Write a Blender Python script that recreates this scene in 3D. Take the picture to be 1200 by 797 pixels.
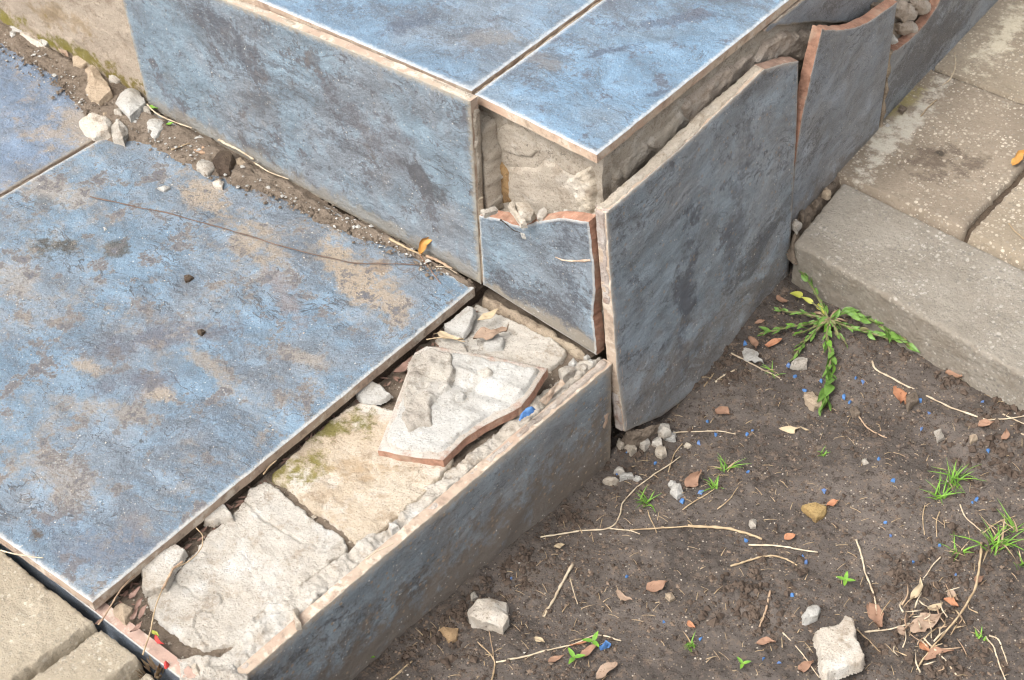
import bpy, bmesh, math, random
import numpy as np
from mathutils import Matrix, Vector
from mathutils.geometry import delaunay_2d_cdt

random.seed(7)
RNG = np.random.default_rng(7)
for o in list(bpy.data.objects):
    bpy.data.objects.remove(o)
S = bpy.context.scene
COL = S.collection

# ------------------------------------------------------------------ camera
# metres; z = 0 is the top of the lower tread, x runs along the riser to the right, y runs away from the viewer
FPX = 1947.95
CAM = np.array([0.5601958909, -0.7195130668, 0.8751121453])
ROT = np.array([[0.7680327859, 0.6390191528, -0.0421919670],
                [0.4213017503, -0.5537806360, -0.7182143429],
                [-0.4823178153, 0.5338366132, -0.6945415722]])
cd = bpy.data.cameras.new('camera')
cam = bpy.data.objects.new('camera', cd)
COL.objects.link(cam)
M = np.eye(4)
M[:3, 0] = ROT[0]; M[:3, 1] = -ROT[1]; M[:3, 2] = -ROT[2]; M[:3, 3] = CAM
cam.matrix_world = Matrix(M.tolist())
cd.sensor_fit = 'HORIZONTAL'; cd.sensor_width = 36.0
cd.lens = FPX / 1200.0 * 36.0
cd.clip_start = 0.01; cd.clip_end = 500
cd.dof.use_dof = True; cd.dof.focus_distance = 1.22; cd.dof.aperture_fstop = 22.0
S.camera = cam

# ------------------------------------------------------------------ sky, sun, exposure (bright overcast day)
SUN_DIR = Vector((-0.14, -0.56, 0.82)).normalized()          # towards the sun
wd = bpy.data.worlds.new('World'); S.world = wd; wd.use_nodes = True
wn = wd.node_tree.nodes; wl = wd.node_tree.links
bg = wn['Background']
sky = wn.new('ShaderNodeTexSky'); sky.sky_type = 'NISHITA'; sky.sun_disc = False
sky.sun_elevation = math.asin(SUN_DIR.z); sky.sun_rotation = math.atan2(SUN_DIR.x, SUN_DIR.y)
sky.air_density = 1.0; sky.dust_density = 6.0; sky.ozone_density = 0.6
hsv = wn.new('ShaderNodeHueSaturation'); hsv.inputs['Saturation'].default_value = 0.24
wl.new(sky.outputs['Color'], hsv.inputs['Color'])
wl.new(hsv.outputs['Color'], bg.inputs['Color']); bg.inputs['Strength'].default_value = 0.15
sd = bpy.data.lights.new('sun', 'SUN'); sd.energy = 0.65; sd.angle = math.radians(40); sd.color = (1, 0.96, 0.90)
sun = bpy.data.objects.new('sun', sd); COL.objects.link(sun)
sun.rotation_euler = SUN_DIR.to_track_quat('Z', 'Y').to_euler()
S.view_settings.view_transform = 'Standard'; S.view_settings.look = 'None'
S.view_settings.gamma = 1.0; S.view_settings.use_curve_mapping = False
S.view_settings.exposure = 1.22
S.cycles.max_bounces = 3; S.cycles.diffuse_bounces = 3; S.cycles.glossy_bounces = 2; S.cycles.transmission_bounces = 2
S.cycles.use_adaptive_sampling = True; S.cycles.adaptive_threshold = 0.025; S.cycles.adaptive_min_samples = 32; S.cycles.pixel_filter_type = 'BLACKMAN_HARRIS'; S.cycles.filter_width = 1.15; S.cycles.use_denoising = True
S.cycles.caustics_reflective = False; S.cycles.caustics_refractive = False
S.render.resolution_x = 1024; S.render.resolution_y = 680

# ------------------------------------------------------------------ numeric helpers
def ray(x, y):
    return ROT.T @ np.array([(x - 600) / FPX, (y - 398.5) / FPX, 1.0])

def onz(x, y, z):
    d = ray(x, y); t = (z - CAM[2]) / d[2]
    return CAM + t * d

def _h(i, j, k, s):
    v = (i * 374761393 + j * 668265263 + k * 2147483647 + s * 974711) & 0xFFFFFFFF
    v = ((v ^ (v >> 13)) * 1274126177) & 0xFFFFFFFF
    v = ((v ^ (v >> 16)) * 2246822519) & 0xFFFFFFFF
    return ((v ^ (v >> 15)) & 0xFFFF) / 32767.5 - 1.0

def vnoise(p, s=0):
    p = np.asarray(p, float); i = np.floor(p).astype(np.int64); f = p - i
    f = f * f * f * (f * (f * 6 - 15) + 10)
    r = 0
    for a in (0, 1):
        wa = f[:, 0] if a else 1 - f[:, 0]
        for b in (0, 1):
            wb = f[:, 1] if b else 1 - f[:, 1]
            for c in (0, 1):
                wc = f[:, 2] if c else 1 - f[:, 2]
                r = r + wa * wb * wc * _h(i[:, 0] + a, i[:, 1] + b, i[:, 2] + c, s)
    return r

def fbm(p, freq, oct=4, s=0, gain=0.5):
    p = np.asarray(p, float)
    if p.shape[1] == 2:
        p = np.column_stack([p, np.zeros(len(p))])
    r = 0; a = 1; t = 0
    for o in range(oct):
        r = r + a * vnoise(p * freq + 17.3 * o, s + o); t += a
        a *= gain; freq *= 2.03
    return r / t

def sstep(x, a, b):
    t = np.clip((x - a) / (b - a), 0, 1)
    return t * t * (3 - 2 * t)

def poly_sd(P, poly):                                       # signed distance, positive inside
    poly = np.asarray(poly, float); n = len(poly)
    d = np.full(len(P), 1e9); ins = np.zeros(len(P), bool)
    for i in range(n):
        a = poly[i]; b = poly[(i + 1) % n]; e = b - a; w = P - a
        t = np.clip((w @ e) / max(e @ e, 1e-12), 0, 1)
        q = w - t[:, None] * e
        d = np.minimum(d, np.hypot(q[:, 0], q[:, 1]))
        c = (a[1] > P[:, 1]) != (b[1] > P[:, 1])
        with np.errstate(divide='ignore', invalid='ignore'):
            xi = e[0] * (P[:, 1] - a[1]) / (e[1] if abs(e[1]) > 1e-12 else 1e-12) + a[0]
        ins ^= c & (P[:, 0] < xi)
    return np.where(ins, d, -d)

class Fr:                                                   # a plane: origin, in-plane axes, outward normal
    def __init__(s, o, U, V):
        s.o = np.array(o, float); U = np.array(U, float); V = np.array(V, float)
        s.U = U / np.linalg.norm(U); N = np.cross(s.U, V); s.N = N / np.linalg.norm(N); s.V = np.cross(s.N, s.U)
    def px(s, x, y, h=0.0):
        d = ray(x, y); t = ((s.o + h * s.N - CAM) @ s.N) / (d @ s.N)
        q = CAM + t * d - s.o
        return (q @ s.U, q @ s.V)
    def w(s, u, v, h=0.0):
        return s.o + u * s.U + v * s.V + h * s.N
    def pts(s, l, h=0.0):
        return [s.px(*p[:2], h) + tuple(p[2:]) for p in l]
    def mat(s):
        m = np.eye(4); m[:3, 0] = s.U; m[:3, 1] = s.V; m[:3, 2] = s.N; m[:3, 3] = s.o
        return Matrix(m.tolist())

def zf(z):
    return Fr((0, 0, z), (1, 0, 0), (0, 1, 0))

# ------------------------------------------------------------------ object helpers
def link(name, me, mats, parent=None, fr=None, smooth=True):
    for m in mats:
        me.materials.append(m)
    if smooth:
        me.shade_smooth()
    o = bpy.data.objects.new(name, me); COL.objects.link(o)
    if fr is not None:
        o.matrix_world = fr.mat() if isinstance(fr, Fr) else fr
    if parent is not None:
        o.parent = parent
        pw = parent.get('_mw')
        o.matrix_parent_inverse = parent.matrix_basis.inverted() if pw is None else parent.matrix_basis.inverted()
    return o

def mesh(name, v, f, mats, parent=None, fr=None, smooth=True, attrs=None, fm=None):
    me = bpy.data.meshes.new(name)
    me.from_pydata([tuple(map(float, q)) for q in v], [], [tuple(map(int, q)) for q in f])
    if fm is not None:
        me.polygons.foreach_set('material_index', np.asarray(fm, np.int32))
    for k, a in (attrs or {}).items():
        at = me.attributes.new(k, 'FLOAT', 'POINT'); at.data.foreach_set('value', np.asarray(a, np.float32))
    me.update()
    return link(name, me, mats if isinstance(mats, (list, tuple)) else [mats], parent, fr, smooth)

def empty(name, loc=(0, 0, 0)):
    o = bpy.data.objects.new(name, None); COL.objects.link(o)
    o.location = tuple(map(float, loc)); o.empty_display_size = 0.02
    o.matrix_basis = Matrix.Translation(Vector(tuple(map(float, loc))))
    return o

def tag(o, label, cat=None, group=None, kind=None):
    if label: o['label'] = label
    if cat: o['category'] = cat
    if group: o['group'] = group
    if kind: o['kind'] = kind
    return o

def grid_faces(keep, nu, nv):
    idx = np.arange(nu * nv).reshape(nu, nv)
    a = idx[:-1, :-1].ravel(); b = idx[1:, :-1].ravel(); c = idx[1:, 1:].ravel(); d = idx[:-1, 1:].ravel()
    k = keep[a] | keep[b] | keep[c] | keep[d]
    return np.column_stack([a, b, c, d])[k]

def slab(name, outline, fr, m, h=0.01, embed=0.004, res=0.0014, w=0.003, jit=0.002, jf=90, amp=0.0015, af=60,
         parent=None, hf=None, s=1, oct=5, lip=0.0):
    """a rough piece whose outline is a polygon in the plane fr: rises h above it, rounded ragged rim"""
    P = np.array([p[:2] for p in outline], float)
    lo = P.min(0) - 0.004; hi = P.max(0) + 0.004
    us = np.arange(lo[0], hi[0] + res, res); vs = np.arange(lo[1], hi[1] + res, res)
    g = np.array(np.meshgrid(us, vs, indexing='ij')).reshape(2, -1).T
    sdv = poly_sd(g, P) + jit * fbm(g, jf, 4, s + 5)
    prof = sstep(sdv, -0.0002, w)
    z = -embed + (h + embed) * prof + amp * fbm(g, af, oct, s) * np.clip(prof * 1.3, 0, 1)
    if lip:
        z += lip * np.exp(-((sdv - w) / (w * .8)) ** 2)
    if hf is not None:
        z = z + hf(g, sdv) * prof
    g2 = g + 0.35 * res * np.column_stack([fbm(g, 400, 1, s + 3), fbm(g, 400, 1, s + 4)])
    q3 = np.column_stack([g, z]); sl = (1 - np.abs(prof * 2 - 1))[:, None]
    g2 = g2 + sl * .0022 * min(1., ((h + embed) / .014) ** 2) * np.column_stack([fbm(q3, 190, 3, s + 13), fbm(q3, 190, 3, s + 14)])
    f = grid_faces(sdv > 0, len(us), len(vs))
    used = np.unique(f); mp = np.full(len(g), -1); mp[used] = np.arange(len(used))
    v = np.column_stack([g2, z])[used]
    return mesh(name, v, mp[f], m, parent, fr)

def resample(outline, step):
    out = []
    n = len(outline)
    for i in range(n):
        a = outline[i]; b = outline[(i + 1) % n]
        ba = a[2] if len(a) > 2 else 0
        L = math.hypot(b[0] - a[0], b[1] - a[1]); k = max(1, int(L / step)) if L < 1 else 4
        if L > 0.15 and not ba: k = max(k, 1)
        for j in range(k):
            t = j / k
            out.append((a[0] + (b[0] - a[0]) * t, a[1] + (b[1] - a[1]) * t, ba))
    return out

def tile(name, outline, fr, mats, th=0.009, rim=0.0045, parent=None, s=1, flare=0.0012, jb=0.0013, jc=0.00045, bev=0.0006, relief_ang=35):
    """a ceramic tile: polygon outline (u, v, broken?) in plane fr; glaze on the N side, clay sides, back"""
    A = np.array([tuple(map(float, p)) if len(p) > 2 else (float(p[0]), float(p[1]), 0.) for p in resample(outline, 0.0022)])
    P = A[:, :2]; B = A[:, 2]
    area = 0.5 * np.sum(P[:, 0] * np.roll(P[:, 1], -1) - np.roll(P[:, 0], -1) * P[:, 1])
    if area < 0:
        P = P[::-1].copy(); B = np.roll(B[::-1], -1).copy()
    n = len(P)
    T = np.roll(P, -1, 0) - np.roll(P, 1, 0); T /= np.linalg.norm(T, axis=1)[:, None]
    I = np.column_stack([-T[:, 1], T[:, 0]])                # inward
    amp = np.where(B > 0.5, jb, jc)
    J = (fbm(P, 110, 4, s, .6) * amp)[:, None] * I
    P1 = P + J
    J2 = (fbm(P, 90, 3, s + 9, .5) * amp * .7)[:, None] * I
    bo = -np.where(B > 0.5, flare, 0.0)[:, None] * I
    d0 = P - np.roll(P, 1, 0); d1 = np.roll(P, -1, 0) - P                 # narrow the rim towards sharp corners so it never folds over
    turn = np.abs(np.arctan2(d0[:, 0] * d1[:, 1] - d0[:, 1] * d1[:, 0], (d0 * d1).sum(1)))
    cn = P[turn > .4]
    dc = np.min(np.linalg.norm(P[:, None] - cn[None], axis=2), axis=1) if len(cn) else np.full(n, 1.)
    rv = np.clip(.75 * dc, .0006, rim); b2_ = np.minimum(bev * 1.6, rv * .6)
    k1 = np.column_stack([P1 + I * rv[:, None], np.zeros(n)])
    k2 = np.column_stack([P1 + I * b2_[:, None], np.full(n, -0.00005)])
    k3 = np.column_stack([P1, np.full(n, -bev)])
    k4 = np.column_stack([P1 + J2 * .6 + bo * .6, np.full(n, -th * .5)])
    k5 = np.column_stack([P1 + J2 + bo, np.full(n, -th)])
    V = np.vstack([k1, k2, k3, k4, k5])
    E_ = np.concatenate([1 - rv / rim, 1 - .2 * b2_ / (bev * 1.6), np.ones(n), np.ones(n), np.ones(n)])
    Bk = np.tile(B, 5)
    F = []; fm = []
    for r in range(4):
        for i in range(n):
            j = (i + 1) % n
            F.append([r * n + i, (r + 1) * n + i, (r + 1) * n + j, r * n + j]); fm.append(0 if r < 2 else 1)
    # glazed face: triangulated with a gentle slate relief
    ring = k1[:, :2]; sp = .0055
    lo = ring.min(0); hi = ring.max(0)
    g = np.array(np.meshgrid(np.arange(lo[0], hi[0], sp), np.arange(lo[1], hi[1], sp), indexing='ij')).reshape(2, -1).T
    g = g + RNG.uniform(-.3, .3, g.shape) * sp
    g = g[poly_sd(g, ring) > .004]
    allv = [Vector(p) for p in ring] + [Vector(p) for p in g]
    vo, eo, fo_, ov, oe, of = delaunay_2d_cdt(allv, [], [list(range(n))], 1, 1e-7)
    ids = []; extra = []
    for q, o_ in zip(vo, ov):
        src = [i for i in o_]
        if src and src[0] < n: ids.append(src[0])
        else:
            ids.append(5 * n + len(extra)); extra.append((q[0], q[1]))
    if extra:
        X = np.array(extra); a = math.radians(relief_ang)
        R_ = np.column_stack([X[:, 0] * math.cos(a) + X[:, 1] * math.sin(a), 3.2 * (-X[:, 0] * math.sin(a) + X[:, 1] * math.cos(a))])
        z = .0016 * fbm(R_, 14, 4, s + 31) * sstep(poly_sd(X, ring), 0, .02)
        V = np.vstack([V, np.column_stack([X, z])])
        E_ = np.concatenate([E_, np.zeros(len(X))]); Bk = np.concatenate([Bk, np.zeros(len(X))])
    for f in fo_:
        F.append([ids[i] for i in f]); fm.append(0)
    F.append([4 * n + i for i in reversed(range(n))]); fm.append(2)
    o = mesh(name, V, F, mats, parent, fr, smooth=False, attrs={'edge': E_, 'brk': Bk}, fm=fm)
    o.data.polygons.foreach_set('use_smooth', np.array(fm) == 0)
    return o

def hull_rock(name, pts, m, parent=None, sub=0.004, amp=0.0012, freq=120, s=1, smooth=False):
    pts = np.asarray(pts, float); c = pts.mean(0)
    bm = bmesh.new()
    for p in pts - c:
        bm.verts.new(p)
    r = bmesh.ops.convex_hull(bm, input=bm.verts[:])
    bmesh.ops.delete(bm, geom=[v for v in bm.verts if not v.link_faces], context='VERTS')
    bmesh.ops.dissolve_limit(bm, angle_limit=0.05, verts=bm.verts[:], edges=bm.edges[:])
    bmesh.ops.triangulate(bm, faces=bm.faces[:])
    for it in range(5):
        es = [e for e in bm.edges if e.calc_length() > sub]
        if not es or len(bm.verts) > 5000: break
        bmesh.ops.subdivide_edges(bm, edges=es, cuts=1, use_grid_fill=False)
        bmesh.ops.triangulate(bm, faces=bm.faces[:])
    for k in range(1):
        bmesh.ops.smooth_vert(bm, verts=bm.verts[:], factor=0.12, use_axis_x=True, use_axis_y=True, use_axis_z=True)
    bm.normal_update()
    co = np.array([v.co[:] for v in bm.verts]); ext = float(np.ptp(co, axis=0).max()); d = fbm(co + c, freq, 4, s, .65) * amp * 1.5 + fbm(co + c, 2.6 / ext, 2, s + 8) * ext * .07
    for v, k in zip(bm.verts, d):
        v.co += v.normal * float(k)
    me = bpy.data.meshes.new(name); bm.to_mesh(me); bm.free()
    o = link(name, me, [m], parent, Matrix.Translation(Vector(c.tolist())), smooth=True)
    me.set_sharp_from_angle(angle=.5)
    return o

def stone_px(name, poly, zfun, h, m, s=1, sub=0.003, amp=0.0010, freq=130, parent=None, grow=1.0, skirt=1.12):
    """stone whose upper face has the given outline (pixels) h above the surface it lies on"""
    top = []; bot = []
    cx = sum(p[0] for p in poly) / len(poly); cy = sum(p[1] for p in poly) / len(poly)
    z0 = zfun(cx, cy)
    for i, (x, y) in enumerate(poly):
        t = onz(x, y, z0 + h * (0.72 + 0.28 * math.sin(i * 2.4 + s)))
        top.append(t)
    c = np.mean(top, 0)
    for t in top:
        q = c + (t - c) * skirt; q[2] = z0 - 0.002; bot.append(q)
        q2 = c + (t - c) * (1 + (skirt - 1) * .9); q2[2] = z0 + h * .35; bot.append(q2)
    ctr = c.copy(); ctr[2] = z0 + h * 1.08
    return hull_rock(name, np.vstack([top, bot, [ctr]]), m, parent, sub, amp, freq, s)

def catmull(P, n):
    P = np.asarray(P, float)
    if len(P) == 2:
        t = np.linspace(0, 1, n)[:, None]; return P[0] * (1 - t) + P[1] * t
    Q = np.vstack([2 * P[0] - P[1], P, 2 * P[-1] - P[-2]]); out = []
    seg = len(P) - 1
    for k in range(n):
        t = k / (n - 1) * seg; i = min(int(t), seg - 1); t -= i
        a, b, c, d = Q[i:i + 4]
        out.append(0.5 * (2 * b + (c - a) * t + (2 * a - 5 * b + 4 * c - d) * t * t + (3 * b - a - 3 * c + d) * t ** 3))
    return np.array(out)

def tube_geo(P, r0, r1, sides=6, wob=0.15, s=1, flat=1.0):
    n = len(P); V = []; F = []
    for i in range(n):
        d = P[min(i + 1, n - 1)] - P[max(i - 1, 0)]; d = d / (np.linalg.norm(d) + 1e-9)
        up = np.array([0, 0, 1.]) if abs(d[2]) < .95 else np.array([1., 0, 0])
        a = np.cross(d, up); a /= np.linalg.norm(a); b = np.cross(a, d)
        r = (r0 + (r1 - r0) * i / (n - 1)) * (1 + wob * math.sin(i * 1.7 + s * 2.1))
        for k in range(sides):
            t = 2 * math.pi * k / sides
            V.append(P[i] + r * (math.cos(t) * a + flat * math.sin(t) * b))
    for i in range(n - 1):
        for k in range(sides):
            l = (k + 1) % sides
            F.append((i * sides + k, i * sides + l, (i + 1) * sides + l, (i + 1) * sides + k))
    F.append(tuple(reversed(range(sides)))); F.append(tuple(range((n - 1) * sides, n * sides)))
    return np.array(V), F

def leaf_geo(a, b, width, fold=0.25, curl=0.15, n=9, roll=0.0, point=1.0, base=0.15, up=(0, 0, 1), side=0.0, m=2, wave=0.0):
    """leaf blade from a to b; folded along the midrib, tip curled up"""
    a = np.asarray(a, float); b = np.asarray(b, float); d = b - a; L = np.linalg.norm(d); d /= L
    up = np.asarray(up, float); l = np.cross(up, d); l /= np.linalg.norm(l) + 1e-9; u = np.cross(d, l)
    l2 = l * math.cos(roll) + u * math.sin(roll); u2 = np.cross(d, l2); u2 = u2 if u2 @ u > 0 else -u2
    V = []; F = []; cols = 2 * m + 1
    for i in range(n):
        t = i / (n - 1)
        wd_ = width * (math.sin(math.pi * min(1, t ** 0.8)) ** 0.75 * (1 - base) + base * (1 - t)) * (1 - .25 * point * t)
        c = a + d * L * t + u * curl * L * (t * t) + l * side * L * math.sin(t * math.pi)
        for j in range(-m, m + 1):
            k = j / m
            V.append(c + l2 * wd_ * .5 * k + u2 * (fold * wd_ * .5 * abs(k) + wave * width * math.sin(6 * t + 2 * j)))
    for i in range(n - 1):
        for j in range(cols - 1):
            F.append((i * cols + j, i * cols + j + 1, (i + 1) * cols + j + 1, (i + 1) * cols + j))
    return np.array(V), F

# ------------------------------------------------------------------ materials
class NT:
    def __init__(s, name):
        s.m = bpy.data.materials.new(name); s.m.use_nodes = True
        s.t = s.m.node_tree; s.t.nodes.clear()
        s.out = s.t.nodes.new('ShaderNodeOutputMaterial'); s.b = s.t.nodes.new('ShaderNodeBsdfPrincipled')
        s.t.links.new(s.b.outputs[0], s.out.inputs[0])
        s.co = s.t.nodes.new('ShaderNodeTexCoord').outputs['Object']
    def set(s, sock, v):
        if isinstance(v, bpy.types.NodeSocket): s.t.links.new(v, sock)
        else:
            if sock.type == 'RGBA' and len(v) == 3: v = (*v, 1)
            sock.default_value = v
    def nd(s, typ, ins=None, **at):
        n = s.t.nodes.new('ShaderNode' + typ)
        for k, v in at.items(): setattr(n, k, v)
        for k, v in (ins or {}).items(): s.set(n.inputs[k], v)
        return n
    def noise(s, sc, det=4, ro=.55, dist=0., co=None, off=None, col=False, d2=False):
        c = co if co is not None else s.co
        if off: c = s.nd('VectorMath', {0: c, 1: off}, operation='ADD').outputs[0]
        n = s.nd('TexNoise', {}, noise_dimensions='2D' if d2 else '3D')
        for k, v in {'Vector': c, 'Scale': sc, 'Detail': det, 'Roughness': ro, 'Distortion': dist}.items(): s.set(n.inputs[k], v)
        return n.outputs['Color' if col else 'Fac']
    def mr(s, x, a, b, c=0., d=1., sm=True):
        return s.nd('MapRange', {0: x, 1: a, 2: b, 3: c, 4: d}, interpolation_type='SMOOTHSTEP' if sm else 'LINEAR').outputs[0]
    def mth(s, op, a, b=0.):
        n = s.nd('Math', {0: a, 1: b}, operation=op); return n.outputs[0]
    def mix(s, f, a, b, bl='MIX'):
        n = s.t.nodes.new('ShaderNodeMix'); n.data_type = 'RGBA'; n.blend_type = bl
        s.set(n.inputs[0], f); s.set(n.inputs[6], a); s.set(n.inputs[7], b); return n.outputs[2]
    def attr(s, k):
        return s.nd('Attribute', attribute_name=k).outputs['Fac']
    def warp(s, co, sc, amt, det=3):
        n = s.noise(sc, det, col=True, co=co)
        d = s.nd('VectorMath', {0: n, 1: (.5, .5, .5)}, operation='SUBTRACT').outputs[0]
        d = s.nd('VectorMath', {0: d, 'Scale': amt}, operation='SCALE').outputs[0]
        return s.nd('VectorMath', {0: co, 1: d}, operation='ADD').outputs[0]
    def blob(s, co, u, v, ru, rv, ang=0., lo=1.0, hi=0.35):
        m = s.nd('Mapping', {0: co, 1: (u, v, 0), 2: (0, 0, math.radians(ang)), 3: (ru, rv, 50.)}, vector_type='TEXTURE')
        l = s.nd('VectorMath', {0: m.outputs[0]}, operation='LENGTH').outputs['Value']
        return s.mr(l, lo, hi)
    def specks(s, sc, th, co=None, rnd=True):
        v = s.nd('TexVoronoi', {'Vector': co if co is not None else s.co, 'Scale': sc})
        d = s.mr(v.outputs['Distance'], th, th * .6)
        sep = s.nd('SeparateColor', {0: v.outputs['Color']}).outputs[0]
        return d, sep
    def bump(s, h, st=.5, dist=.001, prev=None):
        i = {'Height': h, 'Strength': st, 'Distance': dist}
        if prev is not None: i['Normal'] = prev
        return s.nd('Bump', i).outputs[0]
    def done(s, col, ro=.8, nor=None, spec=.5, sss=None):
        s.set(s.b.inputs['Base Color'], col); s.set(s.b.inputs['Roughness'], ro)
        if nor is not None: s.set(s.b.inputs['Normal'], nor)
        s.set(s.b.inputs['Specular IOR Level'], spec)
        return s.m

def plain(name, c1, c2, sc=60, ro=.8, bsc=300, bst=.4, spec=.3, dist=.0006, spots=None, trans=0.0):
    t = NT(name)
    f = t.mr(t.noise(sc, 5, .6), .3, .7)
    c = t.mix(f, c1, c2)
    if spots:
        c = t.mix(t.mr(t.noise(sc * 4, 4, .6, off=(3, 1, 2)), .58, .7), c, spots)
    if trans:
        t.set(t.b.inputs['Subsurface Weight'], trans); t.set(t.b.inputs['Subsurface Radius'], (.002, .002, .001))
        t.set(t.b.inputs['Subsurface Scale'], 0.5)
    return t.done(c, ro, t.bump(t.noise(bsc, 4, .6), bst, dist), spec)

def glaze(name, blue, grey, dark, ang=30, streak=.5, rim=(.75, .75, .73), rimamt=.9, stains=(), dirt=0., specks=.3,
          ph=(0, 0, 0), dirtcol=(.36, .25, .15), fine=1.0, veins=.55, rough=.42, lowmud=None, blotch=0.0, mudspeck=0.0):
    t = NT(name)
    co = t.nd('VectorMath', {0: t.co, 1: ph}, operation='ADD').outputs[0]
    N2 = lambda sc, det=4, ro=.6, co_=co, off=None: t.noise(sc, det, ro, co=co_, off=off, d2=True)
    w1 = t.nd('VectorMath', {0: co, 1: t.nd('VectorMath', {0: t.noise(8, 3, .6, co=co, col=True, d2=True), 'Scale': .06}, operation='SCALE').outputs[0]}, operation='ADD').outputs[0]
    big = N2(9, 5, .65, w1)
    mid = N2(38, 5, .7, w1, (5, 2, 1))
    crum = N2(230, 4, .75, co, (2, 2, 2))
    c = t.mix(t.mr(big, .38, .62), blue, grey)
    lt = tuple(min(1, x * 1.22 + .02) for x in blue)
    c = t.mix(t.mth('MULTIPLY', t.mr(mid, .5, .66), .5), c, lt)
    c = t.mix(t.mth('MULTIPLY', t.mr(mid, .5, .34), .45), c, tuple(x * .62 for x in grey))
    m2 = t.nd('Mapping', {0: w1, 2: (0, 0, math.radians(-ang + 14)), 3: (9, 46, 5)}).outputs[0]
    v2 = t.mr(N2(1.0, 7, .72, m2), .33, .67, .76, 1.20, sm=False)
    c = t.mix(1.0, c, t.nd('CombineColor', {0: v2, 1: v2, 2: v2}).outputs[0], 'MULTIPLY')
    # slaty streaks with crumbled edges
    m = t.nd('Mapping', {0: w1, 2: (0, 0, math.radians(-ang)), 3: (7, 24, 5)}).outputs[0]
    st = N2(1.0, 7, .7, m)
    mod = t.mr(N2(6.5, 2, .5, w1, (1.3, 7.1, 0)), .3 - blotch, .62 - blotch, -.16, .07, sm=False)
    ss = t.mth('ADD', t.mth('ADD', st, mod), t.mth('MULTIPLY', t.mth('SUBTRACT', crum, .5), .42))
    sm = t.mr(ss, .53, .66)
    c = t.mix(t.mth('MULTIPLY', sm, streak), c, dark)
    # thin veins / hair cracks
    for k, (sc, wth, am) in enumerate(((15, .006, veins * 1.3), (36, .008, veins * 1.2), (80, .014, veins * .9))):
        nz = N2(sc, 4, .6, w1, (k * 3.7 + 1, 2.2, 0))
        vn = t.mr(t.mth('ABSOLUTE', t.mth('SUBTRACT', nz, .5)), wth, 0.0)
        vn = t.mth('MULTIPLY', vn, t.mr(N2(12 + k * 6, 1, .5, co, (9, k, 0)), .45, .55))
        c = t.mix(t.mth('MULTIPLY', vn, am), c, tuple(x * .7 for x in dark))
    fl = t.mr(t.mth('ABSOLUTE', t.mth('SUBTRACT', N2(.55, 6, .62, m, (3.1, 1.7, 0)), .5)), .010, .001)
    fl = t.mth('MULTIPLY', fl, t.mr(N2(11, 2, .5, co, (4, 2, 0)), .42, .56))
    c = t.mix(t.mth('MULTIPLY', fl, veins * 1.1), c, tuple(x * .75 for x in dark))
    # fine grain
    g = N2(800, 2, .8)
    c = t.mix(t.mth('MULTIPLY', t.mr(g, .54, .76), .30 * fine), c, (.60, .65, .70))
    c = t.mix(t.mth('MULTIPLY', t.mr(crum, .56, .72), .40 * fine), c, tuple(x * 1.1 for x in dark))
    ro = t.mr(mid, .3, .7, rough - .06, rough + .14)
    # placed stains: (u, v, ru, rv, angle, colour, strength, noise scale); ragged through a shared noise
    dm = None
    if stains:
        sn1 = t.mr(t.noise(34, 8, .74, co=t.co, off=(1, 5, 0), d2=True), .28, .72, -.55, .55, sm=False)
        sn1 = t.mth('ADD', sn1, t.mth('MULTIPLY', t.mth('SUBTRACT', crum, .5), .5))
        for (u, v, ru, rv, an, cc, sgth, nsc) in stains:
            b = t.blob(t.co, u, v, ru * 1.55, rv * 1.55, an, 1.0, 0.0)
            b = t.mr(t.mth('ADD', t.mth('MULTIPLY', b, .62), sn1), .14, .62)
            b = t.mth('MULTIPLY', b, sgth * .9)
            c = t.mix(b, c, cc); dm = b if dm is None else t.mth('MAXIMUM', dm, b)
    if dirt:
        d1 = t.mth('MULTIPLY', t.mr(t.noise(13, 2, .6, off=(4, 4, 0), d2=True), .42, .66), t.mr(t.noise(75, 7, .8, off=(1, 5, 0), d2=True), .47, .62))
        d1 = t.mth('MULTIPLY', d1, dirt)
        c = t.mix(d1, c, dirtcol); dm = d1 if dm is None else t.mth('MAXIMUM', dm, d1)
    if lowmud:                                             # splashed mud low on the tile: (v0, v1, colour, amount)
        sep = t.nd('SeparateXYZ', {0: t.co}).outputs[1]
        mu = t.mth('ADD', t.mr(sep, lowmud[1], lowmud[0], 0, .55, sm=False), t.noise(60, 6, .72, off=(7, 7, 0), d2=True))
        mu = t.mr(mu, .62, .92)
        c = t.mix(t.mth('MULTIPLY', mu, lowmud[3]), c, lowmud[2]); dm = mu if dm is None else t.mth('MAXIMUM', dm, mu)
    if specks:
        d, r = t.specks(330, .24)
        k = t.mth('MULTIPLY', d, t.mr(r, .86, .87)); c = t.mix(t.mth('MULTIPLY', k, specks), c, (.72, .66, .56))
        d, r = t.specks(120, .10)
        k = t.mth('MULTIPLY', d, t.mr(r, .86, .87)); c = t.mix(t.mth('MULTIPLY', k, min(1, specks * 1.5)), c, (.8, .76, .68))
    if mudspeck:
        d, r = t.specks(210, .36)
        k = t.mth('MULTIPLY', d, t.mr(r, .80, .81)); c = t.mix(t.mth('MULTIPLY', k, mudspeck), c, (.36, .27, .19))
    # worn rim
    e = t.mth('ADD', t.attr('edge'), t.mth('MULTIPLY', t.mth('SUBTRACT', crum, .5), 1.15))
    e = t.mth('MULTIPLY', t.mr(e, .15, 1.0), rimamt)
    c = t.mix(e, c, rim)
    if dm is not None: ro = t.mth('ADD', ro, t.mth('MULTIPLY', dm, .4))
    nb = t.bump(t.noise(75, 7, .78, off=(3, 0, 0), d2=True), 1., .0040)
    nb = t.bump(sm, .35, .0008, nb) if False else nb
    return t.done(c, ro, nb, .45)

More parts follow.
